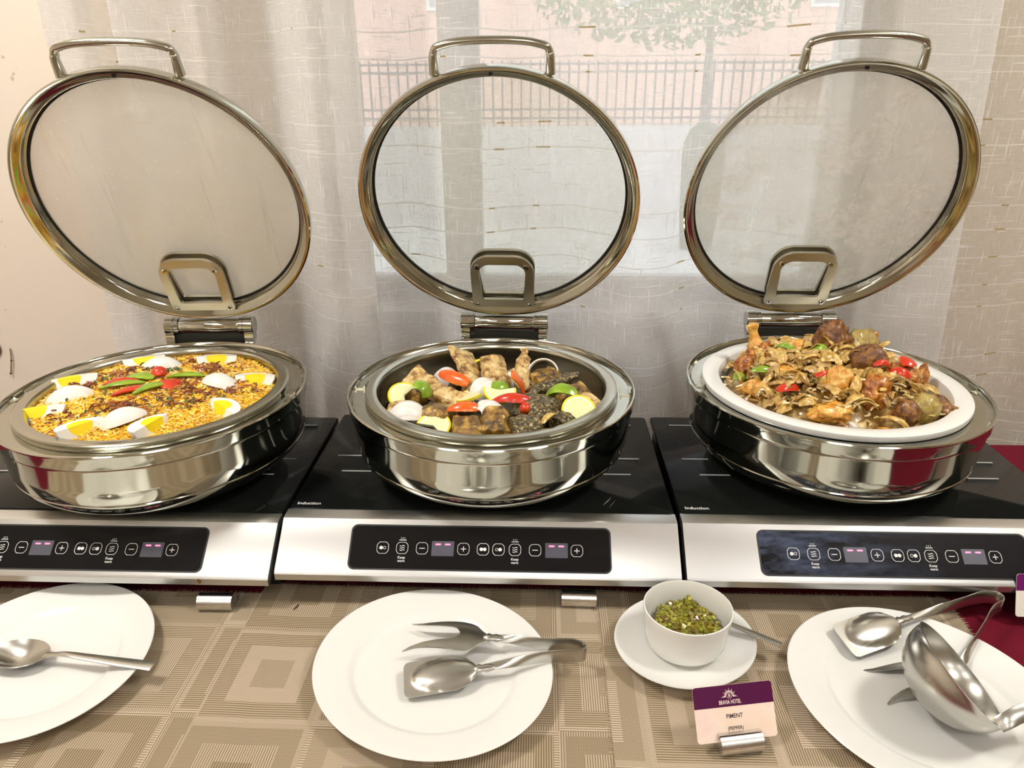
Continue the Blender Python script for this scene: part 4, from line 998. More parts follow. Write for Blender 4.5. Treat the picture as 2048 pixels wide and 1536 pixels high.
def fish(a, b, w0, w1, h0, h1, mat, roll, lab, tail=False, skew=0.0, seed=0):
    """from head end a to far end b, both relative to the dish centre at rim level"""
    A, B = Vector(a) + Vector((0, 0, .007)), Vector(b) + Vector((0, 0, .007)); d = B - A; L = d.length * 1.06; w0, w1, h0, h1 = w0 * 1.14, w1 * 1.14, h0 * 1.12, h1 * 1.12
    me = fish_mesh(L, w0, w1, h0, h1, seed, mat, tail, skew)
    yaw = math.atan2(d.y, d.x); pit = -math.asin(d.z / d.length)
    R = Matrix.Rotation(yaw, 4, 'Z') @ Matrix.Rotation(pit, 4, 'Y') @ Matrix.Rotation(math.radians(roll), 4, 'X')
    o = obj('fish_piece', me); o.matrix_world = Matrix.Translation((CX1 + A.x, CY1 + A.y, RIM + A.z)) @ R
    return tag(o, lab, 'fish', 'fried fish pieces')
fish((-.022, -.060, -.020), (-.118, .018, -.002), .034, .034, .026, .006, M_fish_pale, -24, 'long fish tail piece with a pale belly, pointing to the back left rim', True, .004, 1)
fish((-.020, -.012, -.024), (-.052, .078, .014), .032, .042, .026, .005, M_fish_pale, 30, 'upright fish tail piece with a broad fan, left of centre at the back', True, 0, 2)
fish((.014, .014, -.022), (-.002, .074, .008), .038, .034, .026, .014, M_fish_pale, 12, 'upright browned fish piece at the back centre between two lemon slices', False, .003, 3)
fish((.046, .000, -.018), (.045, .076, .018), .022, .010, .020, .004, M_fish_pale, 8, 'narrow pale fin tip standing behind the square red pepper', True, 0, 4)
fish((.066, .016, -.022), (.098, .040, -.010), .044, .040, .032, .030, M_fish_gold, 20, 'rounded brown fish chunk beside the onion ring at the back right', False, 0, 5)
fish((.052, -.020, -.016), (.120, .030, -.004), .026, .024, .020, .006, M_fish_skin, -20, 'dark ragged fish tail pointing to the back right rim', True, 0, 6)
fish((.100, -.030, -.026), (.140, -.008, -.016), .042, .038, .034, .028, M_fish_gold, 10, 'golden fish chunk by the right rim, behind the green pepper', False, 0, 7)
fish((.122, -.066, -.024), (.150, -.036, -.014), .034, .024, .028, .012, M_fish_pale, 25, 'flaking fish piece at the far right rim, above a round lemon slice', False, .004, 8)
fish((.036, -.050, -.020), (.090, -.090, -.014), .050, .044, .034, .030, M_fish_skin, 12, 'large dark-skinned fish piece right of centre, beside the small tomato', False, .003, 9)
fish((.030, -.128, -.026), (.074, -.116, -.022), .040, .036, .038, .034, M_fish_skin, 5, 'silvery-skinned fish chunk at the front, right of the pointed one', False, 0, 10)
fish((.010, -.136, -.030), (.012, -.100, .000), .044, .026, .036, .020, M_fish_gold, 10, 'pointed golden fish chunk at the front centre', False, 0, 11)
fish((-.046, -.130, -.026), (-.006, -.120, -.022), .042, .038, .036, .034, M_fish_gold, -8, 'dark golden fish chunk at the front, under the orange-red pepper', False, 0, 12)
fish((-.094, -.082, -.024), (-.048, -.094, -.018), .044, .044, .034, .034, M_fish_gold, -10, 'broad brown fish chunk at the front left, right of the onion petal', False, .003, 13)
fish((-.146, -.064, -.028), (-.112, -.060, -.024), .030, .034, .026, .026, M_fish_pale, 0, 'small golden fish piece at the left rim, under the lemon slice', False, 0, 14)
fish((-.120, -.026, -.022), (-.090, .004, -.016), .034, .030, .028, .024, M_fish_gold, 10, 'dark fish piece behind the green pepper at the left', False, 0, 15)
fish((.092, -.112, -.028), (.108, -.090, -.020), .032, .030, .034, .030, M_fish_skin, 0, 'dark small fish piece at the front right, next to the round lemon slice', False, 0, 16)
fish((-.070, .030, -.030), (-.030, .050, -.022), .036, .034, .028, .026, M_fish_skin, 0, 'dark fish piece low at the back, beneath the tail fan', False, 0, 17)
fish((.040, .060, -.032), (.080, .070, -.026), .034, .032, .026, .024, M_fish_gold, 0, 'brown fish piece low at the back right, behind the fin tip', False, 0, 18)
fish((-.060, -.120, -.034), (-.060, -.085, -.026), .034, .032, .030, .028, M_fish_skin, 0, 'dark-skinned fish piece at the front left between chunk and lemon', False, 0, 19)
fish((.060, -.140, -.036), (.030, -.140, -.034), .030, .030, .022, .022, M_fish_gold, 0, 'low fish piece against the front rim of the pan', False, 0, 20)

def lemon(x, y, z, rot, a0, a1, lab, R=.0235, th=.0042, hollow=False):
    l = thing('lemon_slice', lab, 'lemon', (CX1 + x, CY1 + y, RIM + z), 0, 'lemon slices on the fish'); l.rotation_euler = (math.radians(-rot[0]), math.radians(rot[1]), math.radians(rot[2]))
    n = max(8, int(abs(a1 - a0) / 9)); full = abs(a1 - a0) >= 359; A = [math.radians(a0 + (a1 - a0) * k / n) for k in range(n + (0 if full else 1))]
    ri = R * .88
    if not hollow:
        o = [(ri * math.cos(a), ri * math.sin(a)) for a in A]
        if not full: o = o + [(0, 0)]
        MB().prism(o, -th / 2, th / 2).build('flesh', M_lemon, l, False)
    mb = MB(); rr = [(R, -th / 2), (R * 1.015, 0), (R, th / 2), (ri, th / 2), (ri, -th / 2)]
    rings = [[(r * math.cos(a), r * math.sin(a), z_) for r, z_ in rr] for a in A]
    if full: rings.append(rings[0])
    mb.loft(rings, None, not full).build('rind', M_rind, l, True, 50)
lemon(-.124, -.036, -.004, (-28, 14, 0), 60, 290, 'curled lemon rind slice by the left rim, beside the green pepper')
lemon(-.026, -.044, .003, (-10, -18, -40), 150, 355, 'curved lemon slice left of the pan centre, resting on the long tail piece')
lemon(.014, -.040, .007, (-24, 4, 5), 165, 375, 'half lemon slice at the pan centre, in front of the square red pepper')
lemon(.124, -.088, .000, (-34, -10, 20), 0, 360, 'round lemon slice at the right front rim')
lemon(-.070, -.122, -.010, (-20, 10, -30), -20, 200, 'lemon slice with bright rind at the front left rim')
lemon(-.030, .078, -.006, (60, 0, 40), 180, 360, 'lemon slice at the back, between the two upright fish pieces', .021)
lemon(.021, .062, -.004, (-28, 0, 20), 180, 380, 'small half lemon slice at the back, right of the upright fish piece', .018)

def pep(name, me, lab, x, y, z, rot, cat='pepper'):
    o = place_item(name, me, lab, cat, (CX1 + x, CY1 + y, RIM + z), (math.radians(-rot[0]), math.radians(rot[1]), math.radians(rot[2])), 'pepper pieces on the fish'); o.scale = (.88,) * 3; return o
pep('pepper_strip', pepper_strip(.064, .022, M_orange, .003, .004, .35, .2), 'long red pepper strip lying across the tails at the back left', -.056, .008, .006, (-38, 4, -34))
pep('pepper_piece', pepper_strip(.042, .044, M_orange, .003, .006, .16, 0), 'square orange-red pepper piece standing at the back centre', .037, .000, .004, (-58, 4, 94))
pep('pepper_strip', pepper_strip(.054, .020, M_orange, .007, .004, .6, .3), 'curved orange-red pepper strip at the front, on a fish chunk', -.030, -.098, .004, (-25, 0, 6))
pep('pepper_strip', pepper_strip(.066, .018, M_red, .010, .004, .6, .3), 'dark red curved pepper strip at the centre, in front of the half lemon', .034, -.066, .002, (-30, 0, -2))
pep('tomato_piece', lumpy((.010, .010, .009), 4, .08, 1.5, 2, M_red, 'tomato_piece'), 'small round red tomato piece beside the large dark-skinned fish', .052, -.086, .002, (0, 0, 0), 'tomato')
pep('pepper_piece', pepper_strip(.036, .034, M_green, .005, .010, .22, 0), 'green pepper piece at the left, on the dark fish behind the lemon', -.099, -.034, .004, (-40, 10, 80))
pep('pepper_piece', pepper_strip(.052, .030, M_green, .008, .013, .5, .8), 'bright green pepper piece at the right, before the golden chunk', .102, -.052, .004, (-18, 14, 172))
pep('pepper_piece', pepper_strip(.036, .022, M_green, .003, .004, .4, 0), 'dark green pepper piece tucked under the half lemon at the centre', .010, -.022, .004, (-35, 0, 20))
PETb = MB().shell(petal_fn(.058, .050, .008, .012, .5), 16, 10, .0024).me('onion_petal', M_onion, True, 60)
for x, y, z, rot, s_, lab in ((-.108, -.094, -.006, (-14, 6, 8), 1.0, 'round white onion petal at the front left rim of the fish pan'), (.004, -.090, -.004, (-20, 20, 50), .95, 'striped white onion petal at the front centre of the fish pan'),
                              (-.074, .046, -.010, (-40, 0, -20), .8, 'white onion petal at the back left of the fish pan, behind the tails'), (-.010, -.022, .000, (-40, -10, 40), .85, 'curved white onion petal at the centre of the fish pan, behind the lemons'),
                              (.024, .034, -.008, (-50, 20, -50), .6, 'narrow white onion petal beside the square red pepper')):
    o = place_item('onion_petal', PETb, lab, 'onion', (CX1 + x, CY1 + y, RIM + z), (math.radians(-rot[0]), math.radians(rot[1]), math.radians(rot[2])), 'raw onion petals on the fish'); o.scale = (s_ * .84,) * 3
SLV = PET.copy(); SLV.materials.clear(); SLV.materials.append(M_cooked)
o = place_item('onion_petal', SLV, 'small tan onion sliver at the front right rim of the fish pan', 'onion', (CX1 + .084, CY1 - .124, RIM + .002), (-.7, 0, 1.0), 'raw onion petals on the fish'); o.scale = (.5, .5, .5)
orm = MB().lathe([(.0215, -.0030), (.0235, -.0028), (.0240, .0030), (.0220, .0032)], 32, None, True).me('onion_ring', M_onion, True, 50)
place_item('onion_ring', orm, 'white onion ring round the brown chunk at the back right of the fish', 'onion', (CX1 + .076, CY1 + .034, RIM + .004), (math.radians(52), 0, math.radians(-8)))

# ------------------------------------------------------------------ right dish: chicken with cooked onions
def ch_z(x, y):
    r = math.hypot(x, y) / .150
    gap = math.exp(-((x + .018 * math.sin(y * 14)) / .012) ** 2) * (.022 if y < -.02 else .012)
    return -.022 + .046 * max(0, 1 - r * r) ** .75 + .006 * mnoise.noise(Vector((x * 24, y * 24, 4))) - gap - (.012 if x > .09 and y > -.02 else 0) + (.006 if x < .08 else 0)
vs, fs = [(0, 0, ch_z(0, 0))], []
for k in range(1, 21):
    for i in range(72):
        a = 2 * PI * i / 72; r = .150 * k / 20; x, y = r * math.cos(a), r * math.sin(a); vs.append((x, y, ch_z(x, y)))
for i in range(72):
    fs.append((0, 1 + i, 1 + (i + 1) % 72))
    for k in range(1, 20): fs.append((1 + (k - 1) * 72 + i, 1 + k * 72 + i, 1 + k * 72 + (i + 1) % 72, 1 + (k - 1) * 72 + (i + 1) % 72))
tag(MB().add(vs, fs).build('onion_gravy', M_gravy, None, True, 70, (cx2, cy2, RIM)), 'brown onion gravy under the chicken in the white dish', 'gravy', None, 'stuff')
strands('cooked_onion_shreds', [(-.10, 0, 2.2), (-.06, .05, 2.2), (-.06, -.06, 2.2), (-.10, -.07, 1.6), (-.03, -.02, 2), (.05, .05, 2), (.08, -.02, 2.2), (.06, -.08, 1.8), (.1, -.08, 1.4), (-.04, -.11, 1.4)], 700,
        [(.60, .40, .14), (.68, .50, .22), (.48, .28, .07), (.70, .56, .28), (.36, .16, .04), (.50, .38, .11)], 21, .010, .028, .0014, 'fine shreds of cooked onion over the chicken in the white dish', 'cooked onion', ch_z, (cx2, cy2, RIM), .018, lift=.009)
def chick(x, y, dz, size, rot, mat, lab, seed, amp=.38, name='chicken_piece'):
    me = lumpy(size, seed, amp, 2.4, 4, mat, name)
    return place_item(name, me, lab, 'chicken', (cx2 + x, cy2 + y, RIM + ch_z(x, y) + dz), tuple(math.radians(a) for a in rot), 'pieces of roast chicken')
def drumstick(x, y, dz, L, r0, r1, rot, mat, lab, seed):
    rings = []; n = 18
    prof = [(0, .35), (.03, .9), (.08, 1.05), (.14, .8), (.25, .62), (.4, .8), (.6, 1.35), (.8, 1.7), (.93, 1.3), (1, .3)]
    for i in range(n + 1):
        t = i / n
        for (a, ra), (b, rb) in zip(prof, prof[1:]):
            if a <= t <= b: k = ra + (rb - ra) * (t - a) / (b - a); break
        ring_ = []
        for j in range(16):
            an = 2 * PI * j / 16; rr = r0 * k * (1 + .15 * mnoise.noise(Vector((math.cos(an) * 1.5, math.sin(an) * 1.5, t * 5 + seed))))
            ring_.append((rr * math.cos(an), rr * math.sin(an), L * (1 - t)))
        rings.append(ring_)
    me = MB().loft(rings).me('drumstick', mat, True, 60)
    return place_item('drumstick', me, lab, 'chicken', (cx2 + x, cy2 + y, RIM + ch_z(x, y) + dz), tuple(math.radians(a) for a in rot), 'pieces of roast chicken')
drumstick(-.088, .070, -.006, .062, .0105, .018, (-14, -12, 10), M_chick_gold, 'browned drumstick end standing upright at the back left of the chicken', 1)
drumstick(.086, .052, -.010, .062, .0062, .012, (-10, -8, 0), M_chick, 'thin dark drumstick bone standing at the back right of the chicken', 5)
chick(-.088, .048, .010, (.026, .020, .017), (0, 10, 30), M_chick, 'brown chicken lump beside the upright drumstick at the back left', 2)
chick(-.045, .050, .008, (.030, .022, .016), (0, 0, 10), M_chick_gold, 'onion-covered golden chicken piece at the back left of centre', 3)
chick(.012, .052, .016, (.025, .024, .034), (10, -10, 0), M_chick_dark, 'large dark brown chicken piece at the back centre, tallest of all', 4, .34)
chick(.048, .050, .016, (.036, .026, .024), (0, 8, -20), M_olive, 'olive onion-covered chicken piece right of the tallest dark one', 6)
chick(.104, .004, .012, (.020, .018, .024), (0, 10, 30), M_chick_dark, 'brown chicken piece right of the red pepper, near the back rim', 7, .4)
chick(.128, .006, .014, (.009, .012, .027), (0, 12, 20), M_chick, 'narrow upright chicken strip at the far right of the chicken', 8, .35)
chick(.036, -.022, .012, (.027, .026, .026), (10, 0, 20), M_chick_dark, 'glossy dark domed chicken piece right of the dish divider', 9, .2)
chick(.022, -.082, .012, (.026, .022, .030), (20, 0, 10), M_chick, 'large brown chicken piece at the front, right of the divider', 10)
chick(.052, -.122, .008, (.017, .017, .021), (10, 0, 0), M_chick_dark, 'dark speckled oval chicken piece at the front rim', 11, .12)
chick(.082, -.106, .010, (.021, .018, .023), (5, 0, 20), M_olive, 'smooth olive piece at the front right, beside the dark oval one', 12, .14)
chick(.114, -.084, .006, (.021, .020, .022), (0, 0, 40), M_chick_dark, 'brown rough chicken piece at the right front rim', 13)
chick(-.026, -.080, .014, (.018, .020, .024), (15, 0, 0), M_chick_gold, 'golden chicken piece just left of the divider at the front', 14)
chick(-.122, -.044, .006, (.026, .016, .012), (0, 0, -25), M_chick_gold, 'golden chicken piece at the left front rim', 15)
chick(-.122, .026, .010, (.014, .014, .018), (0, 0, 0), M_chick, 'small brown chicken piece at the far left rim', 16)
chick(.018, -.134, .004, (.028, .012, .010), (0, 0, 8), M_chick_gold, 'flat pale chicken piece at the front rim, right of the divider', 17, .15)
chick(-.075, -.030, .006, (.024, .020, .014), (0, 0, 20), M_chick_gold, 'golden chicken piece in the middle of the left half', 18)
chick(.074, -.048, .010, (.022, .022, .020), (0, 0, 0), M_chick, 'brown chicken piece in the middle of the right half', 19)
chick(-.045, -.118, .004, (.028, .018, .012), (0, 0, 10), M_chick_gold, 'pale chicken piece at the front rim, left of the divider', 20)
chick(-.006, .010, .006, (.018, .026, .016), (0, 0, 0), M_chick, 'brown chicken piece at the centre of the dish, by the divider', 22)
FL = [MB().shell(petal_fn(L, W, bl, bc, sh_, tw), 10, 5, .0012).me('onion_slice', mt, True, 60) for L, W, bl, bc, sh_, tw, mt in
      ((.034, .013, .006, .003, .5, 1.2, M_cooked), (.028, .016, .003, .005, .4, .6, M_cooked), (.040, .008, .010, .001, .4, 1.8, M_cooked), (.024, .018, .002, .005, .35, .3, M_cooked2), (.036, .010, .008, .002, .5, 2.4, M_cooked2), (.030, .020, .004, .006, .4, .8, M_cooked))]
r = random.Random(31); cnt = 0
while cnt < 210:
    a = r.random() * 2 * PI; rr = .142 * math.sqrt(r.random()); x, y = rr * math.cos(a), rr * math.sin(a)
    if x > .09 and y > -.01: continue
    if abs(x + .018 * math.sin(y * 14)) < .008 and y < -.03: continue
    if x > .02 and y < -.02 and r.random() < .5: continue
    o = place_item('onion_slice', FL[r.randrange(6)], 'translucent cooked onion slice lying among the chicken pieces', 'onion', (cx2 + x, cy2 + y, RIM + ch_z(x, y) + r.uniform(.008, .020) * (1 if rr < .12 else .5)),
                   (r.gauss(.25, .5), r.gauss(0, .5), r.random() * 2 * PI), 'cooked onion slices on the chicken'); cnt += 1
rd = MB().lathe([(0, .002), (.010, .0022), (.0165, .0008), (.0168, -.0008), (.010, -.0012), (0, -.001)], 24).me('onion_round', M_cooked, True, 50)
place_item('onion_round', rd, 'round whole cooked onion slice at the left of the chicken', 'onion', (cx2 - .092, cy2 + .018, RIM + .022), (.6, -.1, .2))
for x, y, dz, k, L, W, yaw, lab in ((-.092, -.080, .018, M_red, .040, .016, 30, 'red pepper shreds at the front of the left half of the chicken'), (-.042, -.074, .020, M_red, .036, .010, 25, 'thin red pepper strip left of the divider among the chicken'),
                                    (.078, -.046, .030, M_red, .026, .024, 70, 'bright red glossy pepper piece in the right half of the chicken'), (.058, -.072, .024, M_red, .026, .014, -30, 'pinkish red pepper piece left of the glossy red one'),
                                    (.036, -.062, .028, M_red, .026, .010, 20, 'small red pepper strip beside the domed dark chicken'), (-.136, .000, .008, M_green, .024, .018, 60, 'bright green pepper piece at the left rim of the chicken'),
                                    (-.024, .004, .020, M_green, .030, .016, 30, 'green pepper piece near the divider at the back of the chicken'), (-.112, -.030, .016, M_green, .034, .014, 5, 'green pepper strip on golden chicken at the left'),
                                    (-.064, .026, .020, M_green, .028, .010, -20, 'dull green pepper strip in the back left of the chicken')):
    place_item('pepper_piece', pepper_strip(L, W, k, .005, .004, .4, .6), lab, 'pepper', (cx2 + x, cy2 + y, RIM + ch_z(x, y) + dz), (.35, .1, math.radians(yaw)), 'pepper pieces on the chicken')

# ------------------------------------------------------------------ plates, bowl and saucer
def plate(c, ax, rot, label, R=.13, name='plate', prof=None, grp='white dinner plates'):
    pr = prof or [(0, .0052), (.080, .0052), (.0865, .0062), (.0900, .0088), (.0925, .0104), (.0960, .0108), (.128, .0185), (.1297, .0194), (.1300, .0203), (.1290, .0210), (.1270, .0206), (.0950, .0132), (.0905, .0118), (.0870, .0090), (.0840, .0080), (0, .0078)]
    if not prof: pr = pr[::-1] + [(.072, .0052), (.072, .0), (.066, 0), (.066, .0052), (0, .0052)]; pr = [p for k, p in enumerate(pr) if not (k >= 16 and k < 16)]
    if not prof:
        top = [(0, .0078), (.0840, .0080), (.0870, .0090), (.0905, .0118), (.0950, .0132), (.1270, .0206), (.1290, .0210), (.1300, .0203), (.1297, .0194), (.128, .0185), (.0960, .0108), (.0900, .0075), (.078, .0046), (.0740, .0002), (.0700, .0002), (.0690, .0040), (0, .0042)]
        pr = top
    o = MB().lathe(pr, 112).build(name, M_china, None, True, 35, (c[0], c[1], MATZ), (0, 0, math.radians(rot)))
    o.scale = (ax[0] / R, ax[1] / R, 1); return tag(o, label, 'plate' if name == 'plate' else name, grp)
plate((-.578, .638), (.132, .121), -48, 'white plate with the serving spoon, cut by the left edge')
plate((-.118, .636), (.140, .126), 152, 'white plate in the middle holding the fork and spatula tongs')
plate((.420, .610), (.142, .133), 136, 'white plate on the right holding a ladle and tongs')
BC = (.177, .688)
sp = [(0, .0062), (.034, .0062), (.040, .0072), (.044, .0082), (.060, .0125), (.0800, .0178), (.0818, .0190), (.0822, .0182), (.0812, .0170), (.060, .0098), (.046, .0040), (.0440, .0002), (.0405, .0002), (.0395, .0035), (0, .0038)]
plate(BC, (.086, .078), 28, 'white saucer under the bowl of green pepper relish', .0822, 'saucer', sp, None)
SZ = MATZ + .0063
bp = [(0, .0060), (.024, .0062), (.034, .0090), (.0400, .0160), (.0425, .026), (.0448, .042), (.0468, .0570), (.0478, .0588), (.0490, .0585), (.0494, .0570), (.0478, .047), (.0466, .038), (.0456, .024), (.0442, .0130), (.0405, .0060), (.0330, .0030), (.0320, .0002), (.0290, .0002), (.0282, .0022), (0, .0024)]
o = MB().lathe(bp, 96).build('bowl', M_china, None, True, 35, (BC[0], BC[1], SZ)); o.scale = (1.05, .99, 1); tag(o, 'white soup bowl of chopped green pepper, standing on the saucer', 'bowl')
# chopped green pepper relish
vs, fs, cols = [], [], []
def rel_z(x, y):
    r_ = math.hypot(x, y) / .037
    return .034 + .010 * max(0, 1 - r_ * r_) + .004 * mnoise.noise(Vector((x * 70, y * 70, 3))) + .018 * math.exp(-(((x - .002) / .009) ** 2 + ((y - .012) / .010) ** 2))
vs.append((0, 0, rel_z(0, 0)))
for k in range(1, 15):
    for i in range(40):
        a = 2 * PI * i / 40; q = .0420 * k / 14; vs.append((q * math.cos(a), q * math.sin(a), rel_z(q * math.cos(a), q * math.sin(a)) - (.010 if k > 12 else 0)))
for i in range(40):
    fs.append((0, 1 + i, 1 + (i + 1) % 40))
    for k in range(1, 14): fs.append((1 + (k - 1) * 40 + i, 1 + k * 40 + i, 1 + k * 40 + (i + 1) % 40, 1 + (k - 1) * 40 + (i + 1) % 40))
cols = [(.20, .19, .025)] * len(vs); r = random.Random(5)
for _ in range(620):
    a = r.random() * 2 * PI; q = .038 * math.sqrt(r.random()); x, y = q * math.cos(a), q * math.sin(a); z = rel_z(x, y) + r.uniform(0, .0018)
    s_ = r.uniform(.0010, .0028); bx = [Vector((sx * s_ * r.uniform(.6, 1.2), sy * s_ * r.uniform(.5, 1.0), sz * s_ * .55)) for sx in (-1, 1) for sy in (-1, 1) for sz in (-1, 1)]
    Rm = Matrix.Rotation(r.random() * 6, 3, 'Z') @ Matrix.Rotation(r.uniform(-.8, .8), 3, 'X'); b0 = len(vs)
    vs += [tuple(Rm @ p + Vector((x, y, z))) for p in bx]; fs += [tuple(b0 + i for i in f) for f in ((0, 1, 3, 2), (4, 6, 7, 5), (0, 4, 5, 1), (2, 3, 7, 6), (0, 2, 6, 4), (1, 5, 7, 3))]
    c = r.choice([(.24, .23, .018), (.30, .29, .025), (.17, .16, .012), (.42, .40, .07), (.27, .20, .018), (.12, .07, .012)]); cols += [c] * 8
me = bpy.data.meshes.new('pepper_relish'); me.from_pydata(vs, [], fs); me.materials.append(M_attr_wet); colour_mesh(me, cols); fix(me, True, 50)
tag(obj('pepper_relish', me, None, (BC[0], BC[1], SZ)), 'chopped olive green pepper relish heaped in the white bowl', 'relish', None, 'stuff')

# ------------------------------------------------------------------ cutlery
def bowl_shell(L, W, depth, pw=1.0):
    """spoon bowl: long axis x from 0 (neck) to L; concave up"""
    def f(u, v):
        x = L * u; k = max(0, math.sin(PI * (.02 + .96 * u ** .85))) ** .62; y = (v - .5) * W * k
        c = (1 - (2 * v - 1) ** 2) * k * k
        return (x, y, -depth * c * math.sin(PI * min(1, u * .9 + .08)) ** .6)
    return f
def spoon(loc, tip_dir, label, L, W, depth, hpts, hw, name='serving_spoon', cat='spoon', pitch=0.0):
    s = thing(name, label, cat, loc)
    yaw = math.atan2(tip_dir[1], tip_dir[0])
    Mx = Matrix.Rotation(yaw, 4, 'Z') @ Matrix.Rotation(pitch, 4, 'Y')
    MB().shell(bowl_shell(L, W, depth), 22, 14, .0014, Mx).build('spoon_bowl', M_cut, s, True, 60)
    P = smoothpath(hpts, 6); w = lerp_list(hw, 6)
    MB().ribbon(P, [Vector((0, 1, .05)) if abs(P[-1].x - P[0].x) > abs(P[-1].y - P[0].y) else Vector((1, 0, 0)) for _ in P], w, .0022).build('handle', M_cut, s, True, 40)
    return s
z0 = MATZ
spoon((-.566, .634, z0 + .0215), (-1, .03), 'large steel serving spoon lying on the left plate', .078, .046, .012,
      [(-.004, 0, -.001), (.008, -.001, .0015), (.024, -.003, .0045), (.050, -.006, .0035), (.090, -.010, .0015), (.132, -.015, .0010)], [.010, .0065, .0075, .010, .0125, .0140], pitch=-.02)
spoon((.186, .742, z0 + .018), (-.82, .55), 'steel teaspoon on the saucer, handle sticking out to the right', .042, .028, .006,
      [(-.003, .002, 0), (.012, -.008, .002), (.040, -.027, .004), (.070, -.048, .005), (.099, -.069, .0058)], [.006, .004, .006, .0085, .0095], 'teaspoon', 'teaspoon')

def head_mesh(rows, dishing, th, Mx):
    """rows: (x, spans) with one or two (y0, y1) spans across; a fork goes from one span to two"""
    bm = bmesh.new(); NC = 12; prev = None
    for x, spans in rows:
        if len(spans) == 1: ys = [spans[0][0] + (spans[0][1] - spans[0][0]) * k / NC for k in range(NC + 1)]
        else:
            (a0, a1), (b0, b1) = spans; h_ = NC // 2 - 1
            ys = [a0 + (a1 - a0) * k / h_ for k in range(h_ + 1)] + [None] + [b0 + (b1 - b0) * k / h_ for k in range(h_ + 1)]
        cur = [bm.verts.new((x, y, dishing(x, y))) if y is not None else None for y in ys]
        if prev:
            for k in range(NC):
                q = [prev[k], prev[k + 1], cur[k + 1], cur[k]]
                if all(q): bm.faces.new(q)
        prev = cur
    geom = bmesh.ops.extrude_face_region(bm, geom=bm.faces[:])
    for v in [g for g in geom['geom'] if isinstance(g, bmesh.types.BMVert)]: v.co.z -= th
    bm.transform(Mx); bmesh.ops.recalc_face_normals(bm, faces=bm.faces)
    me = bpy.data.meshes.new('head'); bm.to_mesh(me); bm.free(); me.materials.append(M_cut); fix(me, True, 45); return me
def interp(tab, x):
    for (a, ya), (b, yb) in zip(tab, tab[1:]):
        if a <= x <= b: return ya + (yb - ya) * (x - a) / (b - a)
    return tab[-1][1]
F_OUT = [(0, .006), (.006, .0105), (.014, .0210), (.022, .0252), (.034, .0262), (.050, .0250), (.066, .0236), (.082, .0232), (.096, .0262)]
F_IN = [(.032, .0012), (.036, .0085), (.042, .0115), (.056, .0130), (.074, .0160), (.088, .0205), (.096, .0255)]
FORK = [(x, [(-interp(F_OUT, x), interp(F_OUT, x))]) for x in [.032 * k / 12 for k in range(13)]]
FORK += [(x, [(-interp(F_OUT, x), -interp(F_IN, x)), (interp(F_IN, x), interp(F_OUT, x))]) for x in [.033 + .063 * k / 24 for k in range(25)]]
S_OUT = [(0, .005), (.004, .010), (.012, .018), (.026, .022), (.050, .0225), (.0755, .0225), (.0790, .0215), (.0810, .0190), (.0820, .0150)]
SPAT = [(x, [(-interp(S_OUT, x), interp(S_OUT, x))]) for x in [.0755 * k / 30 for k in range(31)] + [.0775, .0790, .0800, .0810, .0816, .0820]]
def tongs(label, loc, forkneck, forkdir, forkroll, spatneck, spatdir, spatroll, arm_f, arm_s, bow, fork_pitch=0.0, spat_pitch=0.0):
    t = thing('serving_tongs', label, 'tongs', loc, 0, 'steel serving tongs')
    def head(neck, d, roll, pitch):
        x = Vector((d[0], d[1], 0)).normalized()
        Rm = Matrix.Rotation(math.atan2(x.y, x.x), 4, 'Z') @ Matrix.Rotation(pitch, 4, 'Y') @ Matrix.Rotation(roll, 4, 'X')
        return Matrix.Translation(neck) @ Rm
    obj('fork_head', head_mesh(FORK, lambda x, y: .006 * math.sin(min(1, x / .094) * PI) - .0035 * (y / .025) ** 2, .0012, head(forkneck, forkdir, forkroll, fork_pitch)), t)
    def dish(x, y):
        q = ((x - .036) / .037) ** 2 + (y / .019) ** 2
        return .0055 * max(0.0, 1 - q) ** .5 if q < 1 else 0.0
    obj('spatula_head', head_mesh(SPAT, dish, .0012, head(spatneck, spatdir, spatroll, spat_pitch)), t)
    # one bent strip: fork arm, bow, spatula arm
    pts = [forkneck] + arm_f + bow + arm_s[::-1] + [spatneck]
    P = smoothpath(pts, 6); n = len(P); wd_, w_ = [], []
    for i, p in enumerate(P):
        k = i / (n - 1); e = min(k, 1 - k) * 2      # 0 at the heads, 1 in the bow
        v = Vector((0, 1, .25)).lerp(Vector((0, 0, 1)), ss(e * 2.2)); wd_.append(v); w_.append(.0075 + .0115 * ss(e * 1.6))
    MB().ribbon(P, wd_, w_, .0016).build('spring_arm', M_cut, t, True, 40)
    for nk, d in ((forkneck, forkdir), (spatneck, spatdir)):
        x = -Vector((d[0], d[1], 0)).normalized(); q = Vector(nk)
        MB().tube([q - x * .004, q + x * .002, q + x * .006, q + x * .011, q + x * .020], [.0030, .0062, .0045, .0058, .0034], 14, .7).build('ferrule', M_cut, t, True, 60)
    return t
tongs('steel fork and spatula tongs lying on the middle plate', (-.06, .645, z0),
      (.002, .026, .0275), (-1, .06), .10, (-.006, -.020, .0240), (-1, -.18), -.16,
      [(.030, .0225, .0290), (.070, .0150, .0300)], [(.030, -.0130, .0270), (.070, -.0060, .0300)], [(.100, .0130, .0310), (.1125, .0090, .0310), (.1165, .0030, .0310), (.1125, -.0025, .0310), (.100, -.0045, .0310)], .03, .06)
